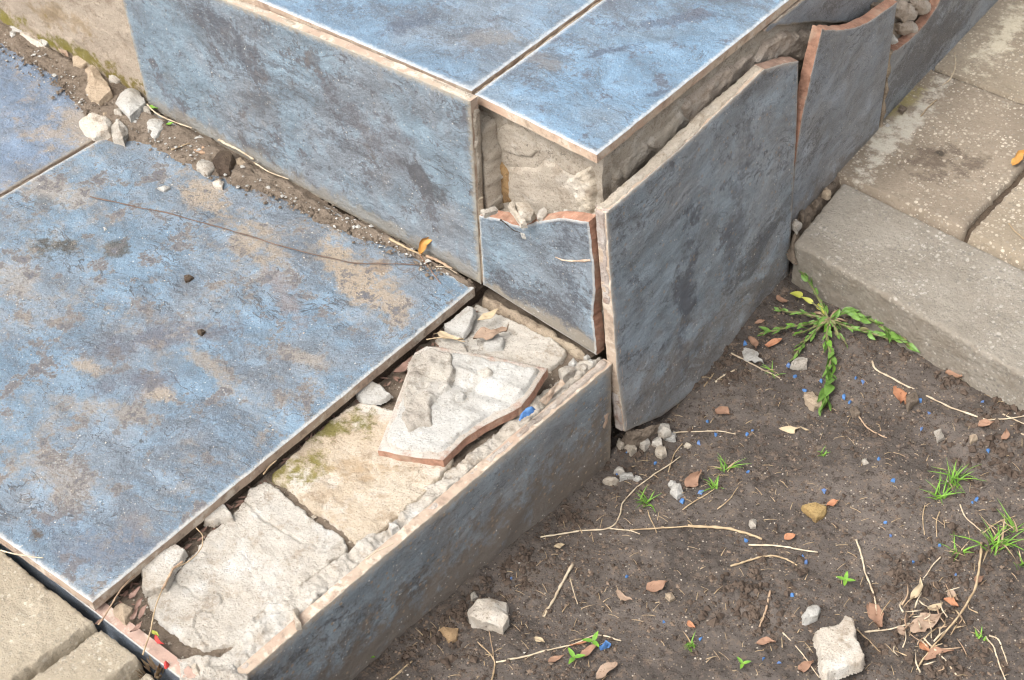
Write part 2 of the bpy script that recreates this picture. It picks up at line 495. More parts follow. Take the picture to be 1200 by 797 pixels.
def rubble(name, c1, c2, c3, stains=(), pits=.5, ph=(0, 0, 0), white=None, bs=1.0, rough=.92):
    """mortar / old concrete"""
    t = NT(name)
    co = t.nd('Mapping', {0: t.co, 1: ph}).outputs[0]
    w1 = co
    c = t.mix(t.mr(t.noise(16, 4, .65, .3, co=w1), .35, .65), c1, c2)
    c = t.mix(t.mth('MULTIPLY', t.mr(t.noise(60, 4, .72, co=w1, off=(2, 3, 4)), .5, .66), .8), c, c3)
    if white:
        c = t.mix(t.mth('MULTIPLY', t.mr(t.noise(22, 4, .7, co=w1, off=(6, 1, 2)), .5, .66), .85), c, white)
    g = t.noise(700, 2, .8, co=co)
    c = t.mix(t.mth('MULTIPLY', t.mr(g, .53, .70), .5), c, tuple(x * .45 for x in c3))
    c = t.mix(t.mth('MULTIPLY', t.mr(t.noise(560, 2, .8, co=co, off=(1, 1, 5)), .58, .72), .35), c, tuple(min(1, x * 1.3 + .05) for x in c1))
    d, r = t.specks(260, .28, co)
    pk = t.mth('MULTIPLY', d, t.mr(r, .82, .84))
    c = t.mix(t.mth('MULTIPLY', pk, pits * .7), c, tuple(x * .45 for x in c3))
    nz = t.noise(24, 4, .6, co=w1, off=(1, 2, 8))
    vn = t.mth('MULTIPLY', t.mr(t.mth('ABSOLUTE', t.mth('SUBTRACT', nz, .5)), .006, 0.), t.mr(t.noise(18, 2, off=(9, 0, 3)), .5, .6))
    c = t.mix(t.mth('MULTIPLY', vn, .6), c, tuple(x * .4 for x in c3))
    if stains:
        sn = t.noise(70, 6, .72, off=(4, 1, 9))
        for (u, v, ru, rv, an, cc, sg, nsc) in stains:
            b = t.blob(t.co, u, v, ru * 1.5, rv * 1.5, an, 1., 0.)
            c = t.mix(t.mth('MULTIPLY', t.mr(t.mth('ADD', t.mth('MULTIPLY', b, .65), t.mr(sn, .28, .72, -.5, .5, sm=False)), .28, .68), sg), c, cc)
    nb = t.bump(t.noise(110, 7, .8, co=co), 1. * bs, .0042)
    return t.done(c, rough, nb, .25)

def claymat(name, fresh=(.37, .205, .14), old=(.46, .36, .27), grime=(.20, .15, .11), mortar=.5):
    t = NT(name)
    n1 = t.noise(120, 6, .7); n2 = t.noise(45, 5, .6, off=(2, 5, 1))
    f = t.mix(t.mr(n1, .35, .65), fresh, tuple(x * .62 for x in fresh)); f = t.mix(t.mth('MULTIPLY', t.mr(n2, .5, .68), .55), f, (.40, .31, .23))
    f = t.mix(t.mth('MULTIPLY', t.mr(t.noise(220, 5, .75, off=(7, 0, 1)), .6, .72), .55), f, (.62, .50, .42))
    o = t.mix(t.mth('MULTIPLY', t.mr(n2, .4, .65), .45), old, fresh)
    o = t.mix(t.mth('MULTIPLY', t.mr(n1, .5, .66), .6), o, grime)
    o = t.mix(t.mth('MULTIPLY', t.mr(t.noise(60, 5, .7, off=(1, 9, 1)), .5, .62), mortar), o, (.58, .52, .43))
    c = t.mix(t.mr(t.attr('brk'), .4, .6), o, f)
    return t.done(c, .9, t.bump(t.noise(420, 5, .75), .6, .0012), .2)

def concrete(name, c1, c2, agg, aggamt=.8, strip=None, stains=(), dens=.55, bs=1.):
    """paver: cement with exposed pebbles"""
    t = NT(name)
    c = t.mix(t.mr(t.noise(14, 6, .6), .35, .65), c1, c2)
    c = t.mix(t.mth('MULTIPLY', t.mr(t.noise(240, 5, .8), .5, .68), .5), c, tuple(x * .45 for x in c1))
    c = t.mix(t.mth('MULTIPLY', t.mr(t.noise(420, 5, .8, off=(2, 2, 2)), .54, .7), .5), c, tuple(min(1, x * 1.5) for x in c2))
    hh = None
    cover = t.mr(t.noise(20, 4, .6, off=(3, 8, 1)), .3, .6)
    for sc, th, lim in ((230, .42, dens), (130, .30, dens + .15), (420, .40, dens)):
        d, r = t.specks(sc, th)
        k = t.mth('MULTIPLY', d, t.mr(r, lim, lim + .02))
        k = t.mth('MULTIPLY', k, cover)
        sh = t.mix(t.mr(r, lim, 1.), tuple(x * .3 for x in agg), agg)
        c = t.mix(t.mth('MULTIPLY', k, aggamt), c, sh)
        hh = k if hh is None else t.mth('MAXIMUM', hh, k)
    if stains:
        sn = t.noise(60, 6, .72, off=(4, 1, 9))
        for (u, v, ru, rv, an, cc, sg, nsc) in stains:
            b = t.blob(t.co, u, v, ru * 1.5, rv * 1.5, an, 1., 0.)
            c = t.mix(t.mth('MULTIPLY', t.mr(t.mth('ADD', t.mth('MULTIPLY', b, .65), t.mr(sn, .28, .72, -.5, .5, sm=False)), .28, .68), sg), c, cc)
    nb = t.bump(t.noise(150, 6, .76), .8 * bs, .0026)
    return t.done(c, .9, nb, .3)

M_soil = None
def soilmat():
    t = NT('soil')
    w = t.co
    c = t.mix(t.mr(t.noise(14, 4, .65, co=w), .35, .66), (.088, .074, .064), (.150, .126, .109))
    c = t.mix(t.mth('MULTIPLY', t.mr(t.noise(140, 4, .75), .5, .66), .75), c, (.185, .138, .104))
    c = t.mix(t.mth('MULTIPLY', t.mr(t.noise(190, 4, .75, off=(3, 1, 7)), .53, .66), .7), c, (.030, .021, .016))
    for sc, th, lim, cc in ((420, .34, .80, (.30, .23, .16)), (300, .26, .92, (.50, .43, .34)), (640, .4, .72, (.045, .034, .028))):
        d, r = t.specks(sc, th)
        c = t.mix(t.mth('MULTIPLY', t.mth('MULTIPLY', d, t.mr(r, lim, lim + .01)), .85), c, cc)
    nb = t.bump(t.noise(130, 7, .8, co=w), 1., .0045)
    return t.done(c, .95, nb, .2)

TAN = (.36, .285, .205); TAN2 = (.32, .26, .195); MUD = (.10, .07, .05); DK = (.055, .06, .065); DKB = (.085, .10, .135); MOSS = (.17, .145, .03)

# ------------------------------------------------------------------ soil
CP = np.array([(.05, -.32, -.100), (.012, -.29, -.103), (.012, -.15, -.116), (.012, 0, -.130), (.06, .05, -.112), (.035, .24, -.084),
               (.26, .19, -.077), (.40, 0, -.088), (.38, -.3, -.095), (.2, -.1, -.100), (.2, .1, -.090), (.15, -.3, -.1), (.12, .2, -.083), (.1, -.03, -.108)])
def soil_base(x, y):
    x = np.asarray(x, float); y = np.asarray(y, float)
    w = 0; z = 0
    for a, b, c in CP:
        k = np.exp(-((x - a) ** 2 + (y - b) ** 2) / (2 * .075 ** 2)) + 1e-6
        w = w + k; z = z + k * c
    return z / w
CL = []                                                     # extra heaps: x, y, radius, height
def soil_arr(x, y):
    p = np.column_stack([x, y])
    z = soil_base(x, y) + .0045 * fbm(p, 22, 3, 3) + .0036 * fbm(p, 85, 4, 5, .6) 
    lump = fbm(p, 210, 3, 8)
    z += .0018 * np.clip(lump, 0, 1) * sstep(fbm(p, 18, 2, 11), -.2, .5)
    for a, b, r, h in CL:
        z += h * np.exp(-((x - a) ** 2 + (y - b) ** 2) / (r * r)) * (1 + .8 * fbm(p, 160, 3, 21))
    return z
GRD = None
def soil_at(x, y):
    if GRD is None: return float(soil_arr(np.array([x]), np.array([y]))[0])
    i = min(max(np.searchsorted(gx, x) - 1, 0), len(gx) - 2); j = min(max(np.searchsorted(gy, y) - 1, 0), len(gy) - 2)
    a = (x - gx[i]) / (gx[i + 1] - gx[i]); b = (y - gy[j]) / (gy[j + 1] - gy[j])
    return float(GRD[i, j] * (1 - a) * (1 - b) + GRD[i + 1, j] * a * (1 - b) + GRD[i, j + 1] * (1 - a) * b + GRD[i + 1, j + 1] * a * b)
def spx(x, y, h=0.0):                                       # pixel -> point on the soil (+h)
    z = -.1
    for k in range(5):
        P = onz(x, y, z); z = soil_at(P[0], P[1]) + h
    return onz(x, y, z)
def sz(x, y):
    return spx(x, y)[2]
for (x, y, r, h) in ((744, 512, .013, .012), (765, 506, .010, .010), (1060, 700, .02, .004), (880, 700, .018, .004), (1090, 770, .02, .004), (1150, 520, .02, .003), (730, 530, .010, .005),
                     (560, 700, .02, .004), (480, 740, .02, .003)):
    P = spx(x, y); CL.append((P[0], P[1], r, h))
gx = np.concatenate([[-40, -10, -3, -1, -.4, -.12], np.arange(-.03, .44, .0016), [.6, 1.2, 4, 12, 40]])
gy = np.concatenate([[-40, -10, -3, -1, -.6], np.arange(-.40, .30, .0016), [.5, 1.2, 4, 12, 40]])
G = np.array(np.meshgrid(gx, gy, indexing='ij')).reshape(2, -1).T
Zs = soil_arr(G[:, 0], G[:, 1]); GRD = Zs.reshape(len(gx), len(gy))
tag(mesh('soil', np.column_stack([G, Zs]), grid_faces(np.ones(len(G), bool), len(gx), len(gy)), soilmat()), 'dark brown bare garden soil', kind='structure')

# ------------------------------------------------------------------ materials in use
m_clay = claymat('fired_clay')
m_clay_old = claymat('weathered_clay', fresh=(.30, .20, .15), old=(.38, .30, .23), grime=(.17, .125, .095), mortar=.6)
m_back = rubble('tile_back', (.42, .37, .30), (.36, .31, .25), (.25, .2, .16))
m_wall = rubble('weathered_render', (.47, .41, .335), (.40, .345, .275), (.29, .24, .185), white=(.54, .49, .42))
m_bare = rubble('bare_render', (.44, .365, .285), (.385, .315, .245), (.29, .225, .165), pits=.6, stains=[(-.60, .012, .10, .016, 0, MOSS, .9, 60), (-.70, .006, .10, .016, 0, (.20, .17, .03), .9, 50), (-.55, .008, .05, .02, 0, (.18, .14, .035), .9, 60), (-.62, .045, .07, .02, 10, (.28, .20, .11), .6, 30)])
m_mort = rubble('pale_mortar', (.52, .48, .42), (.46, .41, .345), (.36, .30, .235), white=(.58, .56, .52))
m_mort2 = rubble('beige_mortar', (.51, .45, .37), (.45, .385, .305), (.34, .275, .205), white=(.58, .54, .47), ph=(1, 2, 0))
m_mort3 = rubble('grey_mortar', (.45, .41, .35), (.38, .34, .29), (.25, .21, .17), white=(.55, .52, .47), ph=(2, 1, 0))
m_white = rubble('white_plaster', (.50, .485, .45), (.44, .415, .375), (.34, .31, .265), white=(.56, .55, .52), ph=(3, 1, 0))
m_dirt = rubble('dry_dirt', (.26, .205, .155), (.20, .155, .115), (.125, .095, .07), ph=(5, 0, 0), pits=.8, bs=1.3)
m_dkdirt = rubble('dark_dirt', (.13, .095, .065), (.10, .07, .05), (.06, .042, .03), ph=(6, 0, 0), pits=.8, bs=1.3)
m_grout = rubble('grout', (.42, .35, .26), (.32, .25, .18), (.18, .13, .09), ph=(4, 4, 0))
m_tanstone = rubble('tan_stone', (.46, .37, .27), (.40, .31, .22), (.30, .22, .15), ph=(2, 6, 0))
m_lime = rubble('limestone', (.58, .52, .44), (.50, .43, .35), (.36, .29, .22), white=(.66, .63, .57), ph=(7, 1, 0), pits=.9)
m_straw = plain('straw', (.42, .32, .20), (.27, .19, .11), 120, .7)
m_straw2 = plain('bleached_straw', (.52, .44, .32), (.36, .28, .19), 120, .7)
m_twig = plain('brown_stalk', (.26, .17, .11), (.36, .26, .17), 120, .8)
m_leafb = plain('brown_leaf', (.27, .16, .105), (.20, .115, .075), 90, .75, spots=(.14, .07, .04))
m_leafo = plain('rust_leaf', (.36, .17, .09), (.27, .12, .065), 90, .7, spots=(.2, .08, .04))
m_leafg = plain('grey_leaf', (.30, .22, .16), (.22, .15, .105), 90, .8, spots=(.14, .09, .06))
m_husk = plain('pale_husk', (.36, .28, .18), (.43, .34, .22), 200, .7)
m_yleaf = plain('amber_leaf', (.50, .27, .07), (.40, .19, .05), 90, .6)
m_green = plain('green_blade', (.16, .30, .035), (.10, .22, .03), 200, .5, trans=.15)
m_green2 = plain('weed_leaf', (.14, .25, .05), (.085, .165, .035), 260, .45, trans=.12)
m_stem = plain('weed_stem', (.15, .17, .06), (.16, .12, .07), 150, .6)
m_ygreen = plain('yellow_green_leaf', (.36, .36, .07), (.28, .30, .05), 150, .5)
m_blue = plain('blue_chip', (.05, .13, .32), (.09, .20, .40), 300, .6)
m_red = plain('red_scrap', (.45, .04, .03), (.35, .03, .03), 300, .5)
m_redleaf = plain('dark_red_leaf', (.20, .12, .09), (.14, .085, .065), 150, .6)

DARK = (.085, .090, .103)
f_plat = zf(0.0); f_land = zf(0.17); f_bed = zf(-.013)
WHITE_RIM = (.54, .56, .57); DIRTY_RIM = (.40, .34, .25)
def PS(fr, x, y, ru, rv, an, col, sg, nsc):                 # stain placed where the photograph shows it
    u, v = fr.px(x, y); return (u, v, ru, rv, an, col, sg, nsc)

# frames of the tiled faces (local u, v, outward normal)
f_riser = Fr((0, -.012, 0), (1, 0, 0), (0, 0, 1))
f_low = Fr((.0205, -.02, -.012), (.0395, 1, 0), (0, 0, 1))         # lower side face, tile outside
f_big = Fr((.030, 0, -.09), (0, 1, 0), (-.068, 0, 1))              # loose tile, foot kicked out
f_wall = Fr((.021, .24, -.04), (-.050, 1, 0), (0.0, 0, 1))          # remaining side tiles
f_under = Fr((.001, 0, 0), (0, 1, 0), (0, 0, 1))
f_front = Fr((0, -.4105, 0), (1, .0, 0), (0, 0, 1))

g_land1 = glaze('glaze_landing_left', (.155, .238, .325), (.180, .222, .265), DARK, 60, .55, WHITE_RIM, .95, specks=.25, ph=(.3, .1, 0), veins=.5, rough=.36,
    stains=[PS(f_land, 590, 45, .035, .012, 35, (.20, .19, .18), .8, 40), PS(f_land, 480, 30, .03, .012, 60, DKB, .7, 50)])
g_land2 = glaze('glaze_landing_right', (.160, .260, .365), (.175, .235, .295), DARK, 62, .6, WHITE_RIM, .95, specks=.25, ph=(1.3, .7, 0), veins=.45, rough=.36,
    stains=[PS(f_land, 715, 60, .03, .006, 60, DKB, .9, 60), PS(f_land, 780, 25, .05, .008, 50, DKB, .8, 60), PS(f_land, 640, 75, .02, .012, 0, (.21, .2, .19), .6, 40), PS(f_land, 770, 110, .012, .005, 50, DKB, .9, 90)])
pst = [PS(f_plat, 405, 315, .07, .02, -25, TAN, 1., 38), PS(f_plat, 300, 285, .055, .022, -20, TAN2, .95, 34), PS(f_plat, 455, 345, .05, .016, -30, TAN, .9, 42), PS(f_plat, 235, 225, .05, .02, -10, TAN, .9, 36),
       PS(f_plat, 60, 225, .06, .02, 10, TAN2, .7, 36), PS(f_plat, 20, 330, .035, .02, 0, TAN2, .6, 36), PS(f_plat, 185, 460, .02, .012, 0, TAN, .85, 44), PS(f_plat, 100, 430, .02, .010, 0, TAN, .8, 50), PS(f_plat, 245, 430, .05, .01, -10, TAN2, .7, 60),
       PS(f_plat, 130, 480, .05, .012, 20, TAN2, .65, 50), PS(f_plat, 360, 420, .03, .008, 20, TAN2, .65, 60), PS(f_plat, 70, 560, .05, .02, 0, (.30, .24, .18), .6, 44), PS(f_plat, 175, 620, .03, .012, 0, (.20, .18, .17), .7, 50), PS(f_plat, 335, 350, .06, .01, -25, (.22, .2, .2), .9, 60),
       PS(f_plat, 190, 395, .075, .017, 50, (.125, .13, .155), 1., 30), PS(f_plat, 150, 450, .05, .014, 50, (.125, .13, .155), 1., 34), PS(f_plat, 65, 289, .026, .020, 10, (.075, .072, .064), 1.1, 46), PS(f_plat, 137, 292, .017, .013, 10, (.085, .085, .08), 1.1, 60), PS(f_plat, 52, 237, .016, .010, 0, (.12, .13, .14), 1., 60),
       PS(f_plat, 120, 640, .06, .025, 30, (.12, .15, .2), .7, 26), PS(f_plat, 440, 310, .02, .008, -20, (.30, .22, .15), .8, 60), PS(f_plat, 42, 628, .006, .006, 0, (.09, .065, .045), 1., 80), PS(f_plat, 500, 290, .03, .02, -30, (.14, .16, .2), .8, 50)]
g_plat = glaze('glaze_tread', (.155, .230, .302), (.186, .220, .255), DARK, 35, .5, (.60, .58, .54), .8, pst, dirt=.40, specks=.4, ph=(2.1, .4, 0), dirtcol=TAN2, veins=.85)
g_plat2 = glaze('glaze_tread_far', (.15, .205, .285), (.19, .21, .24), DARK, 35, .4, (.30, .25, .19), .8, [(-.52, -.06, .06, .05, 40, TAN2, .8, 40)], dirt=.5, specks=.4, ph=(4.1, .9, 0), dirtcol=TAN2)
rst = [PS(f_riser, 265, 40, .05, .02, -30, (.10, .105, .12), .9, 50), PS(f_riser, 440, 160, .075, .022, -28, (.13, .125, .135), .85, 44), PS(f_riser, 220, 150, .06, .014, -55, (.12, .12, .14), .8, 40), PS(f_riser, 500, 215, .04, .014, -30, (.085, .085, .09), .9, 70),
       PS(f_riser, 370, 70, .014, .012, 0, (.10, .095, .10), .8, 60), PS(f_riser, 330, 230, .12, .03, 0, (.19, .20, .22), .5, 20)]
g_riser = glaze('glaze_riser', (.205, .272, .325), (.22, .245, .272), (.105, .11, .122), -32, .7, DIRTY_RIM, .75, rst, specks=.5, ph=(.7, 2.2, 0), veins=.6, dirt=.12, lowmud=(.002, .022, (.30, .26, .20), .6))
g_small = glaze('glaze_broken_riser', (.21, .285, .345), (.205, .24, .275), (.09, .095, .108), -60, .9, (.62, .60, .56), .6, [PS(f_riser, 665, 320, .012, .045, 12, (.09, .095, .11), .9, 70)], specks=.4, ph=(1.7, 1.2, 0), lowmud=(-.004, .012, (.34, .29, .22), .7))
g_big = glaze('glaze_loose_tile', (.265, .312, .35), (.27, .285, .30), (.10, .102, .11), 75, .75, (.40, .35, .29), .7, specks=.55, ph=(3.3, .2, 0), veins=.5, lowmud=(-.03, .10, (.22, .18, .14), .5), rough=.36, mudspeck=.5,
                stains=[(.08, .09, .016, .09, -8, (.10, .105, .12), .9, 40), (.15, .11, .02, .1, -10, (.12, .12, .13), .7, 30)])
g_r2 = glaze('glaze_side_middle', (.255, .28, .31), (.26, .265, .272), (.10, .098, .10), 70, .8, (.30, .24, .18), .5, specks=.4, ph=(5.3, 1.2, 0), rough=.38, lowmud=(-.01, .03, (.2, .16, .12), .6))
g_r3 = glaze('glaze_side_far', (.27, .295, .32), (.275, .275, .275), (.11, .105, .105), 65, .8, (.3, .24, .18), .5, specks=.3, ph=(6.3, 3.2, 0), rough=.38)
g_r4 = glaze('glaze_side_top', (.25, .265, .285), (.26, .255, .255), (.11, .105, .10), 70, .7, (.34, .27, .18), .7, specks=.3, ph=(7.3, 3.2, 0))
g_low = glaze('glaze_lower_side', (.255, .30, .33), (.26, .275, .285), (.085, .085, .088), 60, .85, (.42, .34, .25), .85, specks=.8, ph=(8.3, .2, 0), veins=.4, lowmud=(-.11, -.005, (.20, .155, .115), .85), rough=.36, dirt=.35, dirtcol=(.25, .20, .15), mudspeck=.9)
g_front = glaze('glaze_front_side', (.12, .15, .19), (.13, .14, .16), DARK, 10, .5, (.55, .54, .5), .9, ph=(9, 1, 0))

# ------------------------------------------------------------------ the steps
steps = tag(empty('tiled_steps', (0, 0, -.12)), 'broken corner of concrete steps faced with blue slate look tiles', 'steps')

def rough_box(name, lo, hi, m, res=.0025, amp=.0016, af=70, parent=None, s=1, faces='xyz', big=0.0):
    """block whose +z, -y and +x faces are rough"""
    lo = np.array(lo, float); hi = np.array(hi, float); V = []; F = []; base = 0
    def face(o, U, V_, nu, nv):
        nonlocal base
        a = np.linspace(0, 1, nu); b = np.linspace(0, 1, nv)
        g = np.array(np.meshgrid(a, b, indexing='ij')).reshape(2, -1).T
        V.append(np.array(o) + g[:, :1] * np.array(U) + g[:, 1:] * np.array(V_))
        F.append(grid_faces(np.ones(nu * nv, bool), nu, nv) + base); base += nu * nv
    d = hi - lo; n = lambda L: max(2, int(L / res) + 1)
    face((lo[0], lo[1], hi[2]), (d[0], 0, 0), (0, d[1], 0), n(d[0]), n(d[1]))
    face((lo[0], lo[1], lo[2]), (d[0], 0, 0), (0, 0, d[2]), n(d[0]), n(d[2]))
    face((hi[0], lo[1], lo[2]), (0, d[1], 0), (0, 0, d[2]), n(d[1]), n(d[2]))
    face((lo[0], hi[1], lo[2]), (0, 0, d[2]), (d[0], 0, 0), 2, 2)
    face((lo[0], lo[1], lo[2]), (0, 0, d[2]), (0, d[1], 0), 2, 2)
    V = np.vstack(V)
    dn = np.column_stack([fbm(V, af, 5, s), fbm(V, af, 5, s + 20), fbm(V, af, 5, s + 40)]) * amp
    dn += np.column_stack([fbm(V, 22, 2, s + 60), fbm(V, 22, 2, s + 61), fbm(V, 22, 2, s + 62)]) * big
    return mesh(name, V + dn, np.vstack(F), m, parent)

CW = (-.0055, .0130)                                        # bare render planes: side x, riser y
rough_box('concrete_core', (-.30, CW[1], -.16), (CW[0], .95, .1585), m_wall, .0022, .0022, 60, steps, 4, big=.0016)
rough_box('concrete_core', (-1.5, CW[1] + .002, -.16), (-.301, .95, .1580), m_wall, .02, .001, 60, steps, 4)
rough_box('tread_core', (-1.5, -.4000, -.16), (-.112, .016, -.0105), m_dkdirt, .02, .0008, 60, steps, 6)
rough_box('tread_core', (-.1115, -.3985, -.17), (.0005, .0120, -.0180), m_dirt, .0016, .0035, 110, steps, 8)
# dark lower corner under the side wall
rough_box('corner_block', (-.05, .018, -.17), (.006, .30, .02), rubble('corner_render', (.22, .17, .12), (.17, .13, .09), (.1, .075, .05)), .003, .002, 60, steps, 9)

def rect(u0, u1, v0, v1):
    return [(u0, v0), (u1, v0), (u1, v1), (u0, v1)]

# landing
q = f_land.px
a = q(302, 0); b = q(552.5, 106); c = q(697, 0)
dirx = np.array(b) - a; dirx /= np.linalg.norm(dirx); diry = np.array(c) - b; diry /= np.linalg.norm(diry)
b = np.array(b); p4 = b + diry * .40
tile('tile', [tuple(b - dirx * .40), tuple(b), tuple(p4), tuple(p4 - dirx * .40)], f_land, [g_land1, m_clay_old, m_back], th=.0078, parent=steps, s=1, rim=.0055)
tile('tile', [tuple(b - dirx * .804), tuple(b - dirx * .404), tuple(p4 - dirx * .404), tuple(p4 - dirx * .804)], f_land, [g_land1, m_clay_old, m_back], th=.0078, parent=steps, s=2)
b2 = np.array(q(556.5, 110)); k = np.array(q(699.5, 181)); e = np.array(q(921.5, 2)); e = k + (e - k) / np.linalg.norm(e - k) * .40
tile('tile', [tuple(b2), tuple(k), tuple(e), tuple(b2 + diry * .40)], f_land, [g_land2, m_clay, m_back], th=.0078, parent=steps, s=3, rim=.005)
for i in (0, 1, 2):
    o0 = (b - dirx * .402, b + (b2 - b) * .5)[min(i, 1)] + (diry * .402 if i == 2 else 0)
# grout in the landing joint
jl = [tuple(b + (b2 - b) * t + diry * (.002 + s_)) for t, s_ in ((.0, 0), (1., 0), (1., .38), (0., .38))]
slab('grout', jl, zf(.1595), m_grout, h=.0075, embed=.001, res=.0012, w=.0005, jit=.0003, amp=.0012, af=160, parent=steps)
# second row of landing tiles, beyond the frame
for i, (u0, u1) in enumerate(((-.52, -.121), (-.117, -.002))):
    tile('tile', rect(u0, u1, .406, .80), f_land, [g_land2, m_clay, m_back], th=.0078, parent=steps, s=7 + i)

# lower tread
q = f_plat.px
A = np.array(q(555.5, 337)); B = np.array(q(108, 706)); Cc = np.array(q(0, 629)); 
du = B - Cc; du /= np.linalg.norm(du)
J0 = np.array(q(0, 229)); J1 = np.array(q(110, 165)); dj = J1 - J0; dj /= np.linalg.norm(dj)
def inter(p, d, r, e):
    t = np.linalg.solve(np.column_stack([d, -e]), r - p); return p + d * t[0]
def far(p, d, y):
    return p + d * ((y - p[1]) / d[1])
nl = inter(J0, dj, Cc, du); fl = far(J0, dj, A[1] + .004)
n_ = np.array([dj[1], -dj[0]])
t3 = tile('tile', [tuple(nl + n_ * .002), tuple(B), tuple(A), tuple(fl + n_ * .002)], f_plat, [g_plat, m_clay_old, m_back], parent=steps, s=11, rim=.005)
tag(t3, 'large blue tread tile with tan dirt stains')
tile('tile', [tuple(nl - n_ * .002), tuple(fl - n_ * .002), tuple(fl - n_ * .40), tuple(nl - n_ * .40)], f_plat, [g_plat2, m_clay_old, m_back], parent=steps, s=12)
slab('grout', [tuple(nl - n_ * .002), tuple(nl + n_ * .002), tuple(fl + n_ * .002), tuple(fl - n_ * .002)], zf(-.0095), m_dirt, h=.0075, embed=.001, res=.0012, w=.0004, jit=.0004, amp=.0016, af=150, parent=steps)

# riser
q = f_riser.px
ro = [q(173, 121), q(563.5, 333), q(551, 119), q(400, 55), q(265, 1.5)]
tl = np.array(q(143, 0)); bl = np.array(q(173, 121)); up = tl + (tl - bl) * .5; up[1] = .157
up[0] = tl[0] + (tl[0] - bl[0]) * (up[1] - tl[1]) / (tl[1] - bl[1])
t5 = tile('tile', [(bl[0], -.002), (ro[1][0], -.002), ro[2], ro[3], ro[4], tuple(up)], f_riser, [g_riser, m_clay_old, m_back], th=.0078, parent=steps, s=21, rim=.007, jc=.0006)
tag(t5, 'whole blue grey riser tile with dark streaks')
# mortar behind the riser tile, its ragged end showing beside the hole
mb = slab('mortar_backing', [(up[0] + .01, 0), (ro[1][0] + .0005, 0), (ro[2][0] + .004, .10), (ro[2][0] + .0015, .146), (up[0] + .01, .140)], Fr((0, .0130, 0), (1, 0, 0), (0, 0, 1)), m_wall, h=.0150, embed=.001, res=.0022, w=.0012, jit=.0035, jf=60, amp=.0006, parent=t5)
# cream mortar smeared on the tile's top edge and end
R0_ = f_riser.w(*ro[4]); R1_ = f_riser.w(*ro[2]); rl = float(np.linalg.norm(R1_ - R0_))
slab('mortar_smear', [(-.15, .0022), (rl - .0015, .0022), (rl - .0015, .0078), (-.15, .0078)], Fr(R0_, R1_ - R0_, (0, 1, 0)), m_mort2, h=.0008, embed=.002, res=.0016, w=.001, jit=.0014, amp=.0008, parent=t5)
slab('mortar_smear', [(.0015, .0), (.0085, .0), (.0085, .165), (.0015, .168)], Fr((ro[1][0] - .0015, -.0115, .0), (0, 1, 0), (0.025, 0, 1)), m_wall, h=.0016, embed=.002, res=.0014, w=.001, jit=.0012, amp=.001, parent=t5)
# bare riser further left
slab('bare_riser', [(-1.2, -.012), (bl[0] - .0012, -.012), (bl[0] - .0012, .150), (-1.2, .150)], Fr((0, .013, 0), (1, 0, 0), (0, 0, 1)), m_bare, h=.0200, embed=.0, res=.0026, w=.002, jit=.0008, amp=.0018, af=60, parent=steps, s=31)

# broken riser tile by the corner
so = f_riser.pts([(566, 334, 0), (699, 417, 1), (697.5, 395, 1), (694, 372, 1), (697.5, 340, 1), (695, 305, 1), (692, 285, 1), (689, 261, 1), (676, 258, 1), (655, 256.5, 1), (632, 260, 1), (613, 266.5, 1), (600, 263, 1), (585, 257, 1), (561, 253, 0)])
t6 = tile('tile', so, f_riser, [g_small, m_clay, m_back], th=.0095, parent=steps, s=22, rim=.003, flare=.001)
tag(t6, 'small blue tile broken along its top and right edges')
slab('mortar_backing', [(u, v) for u, v, *_ in f_riser.pts([(568, 332), (700, 412), (700, 300), (692, 272), (655, 268), (610, 276), (563, 262)])], Fr((0, .0130, 0), (1, 0, 0), (0, 0, 1)), m_wall, h=.0145, embed=.001, res=.002, w=.002, jit=.003, amp=.0008, parent=t6)
# crack in it
cr = f_riser.pts([(586, 258), (593, 263), (601, 270), (609, 273), (614, 279)], .0004)
V, F = tube_geo(catmull([f_riser.w(u, v, -.00005) for u, v in cr], 14), .0007, .00025, 5, .3)
mesh('crack', V, F, plain('crack_shadow', (.03, .025, .02), (.05, .04, .03)), t6)
cr = f_riser.pts([(651, 301.5), (660, 305), (675, 306), (692, 305)])
V, F = tube_geo(catmull([f_riser.w(u, v, -.0001) for u, v in cr], 14), .0004, .0012, 5, .3)
mesh('crack', V, F, m_clay, t6)
slab('chip', f_riser.pts([(609, 272), (615, 274), (617, 281), (612, 280)]), f_riser, m_white, h=.0004, embed=.0004, res=.0005, w=.0005, jit=.0004, amp=.0001, parent=t6)

# hole above the broken tile: render with a smooth trowelled disc, crumbs on the ledge
f_hole = Fr((0, CW[1] - .0005, 0), (1, 0, 0), (0, 0, 1))
slab('render_patch', f_hole.pts([(580, 150), (592, 143), (612, 148), (625, 160), (632, 178), (625, 186), (606, 184), (590, 178), (582, 165)]), f_hole, m_wall, h=.0016, embed=.002, res=.0012, w=.003, jit=.001, amp=.0004, parent=steps, s=3)
slab('render_patch', f_hole.pts([(596, 196), (640, 186), (690, 206), (696, 262), (650, 272), (606, 262), (592, 225)]), f_hole, m_wall, h=.0022, embed=.002, res=.0012, w=.006, jit=.004, jf=60, amp=.0022, parent=steps, s=6)
slab('render_patch', f_hole.pts([(660, 205), (697, 190), (699, 262), (668, 262), (675, 230)]), f_hole, rubble('crumbled_render', (.56, .49, .39), (.47, .4, .31), (.33, .26, .19), white=(.62, .57, .49)), h=.0035, embed=.002, res=.0011, w=.004, jit=.004, jf=80, amp=.0030, af=110, parent=steps, s=8)
m_rust = rubble('rust_stained_render', (.36, .23, .11), (.30, .19, .09), (.2, .12, .06))
slab('render_patch', f_hole.pts([(574, 150), (584, 152), (586, 185), (598, 205), (603, 238), (585, 245), (572, 235)]), f_hole, m_rust, h=.0006, embed=.002, res=.0014, w=.004, jit=.003, amp=.0016, parent=steps, s=9)
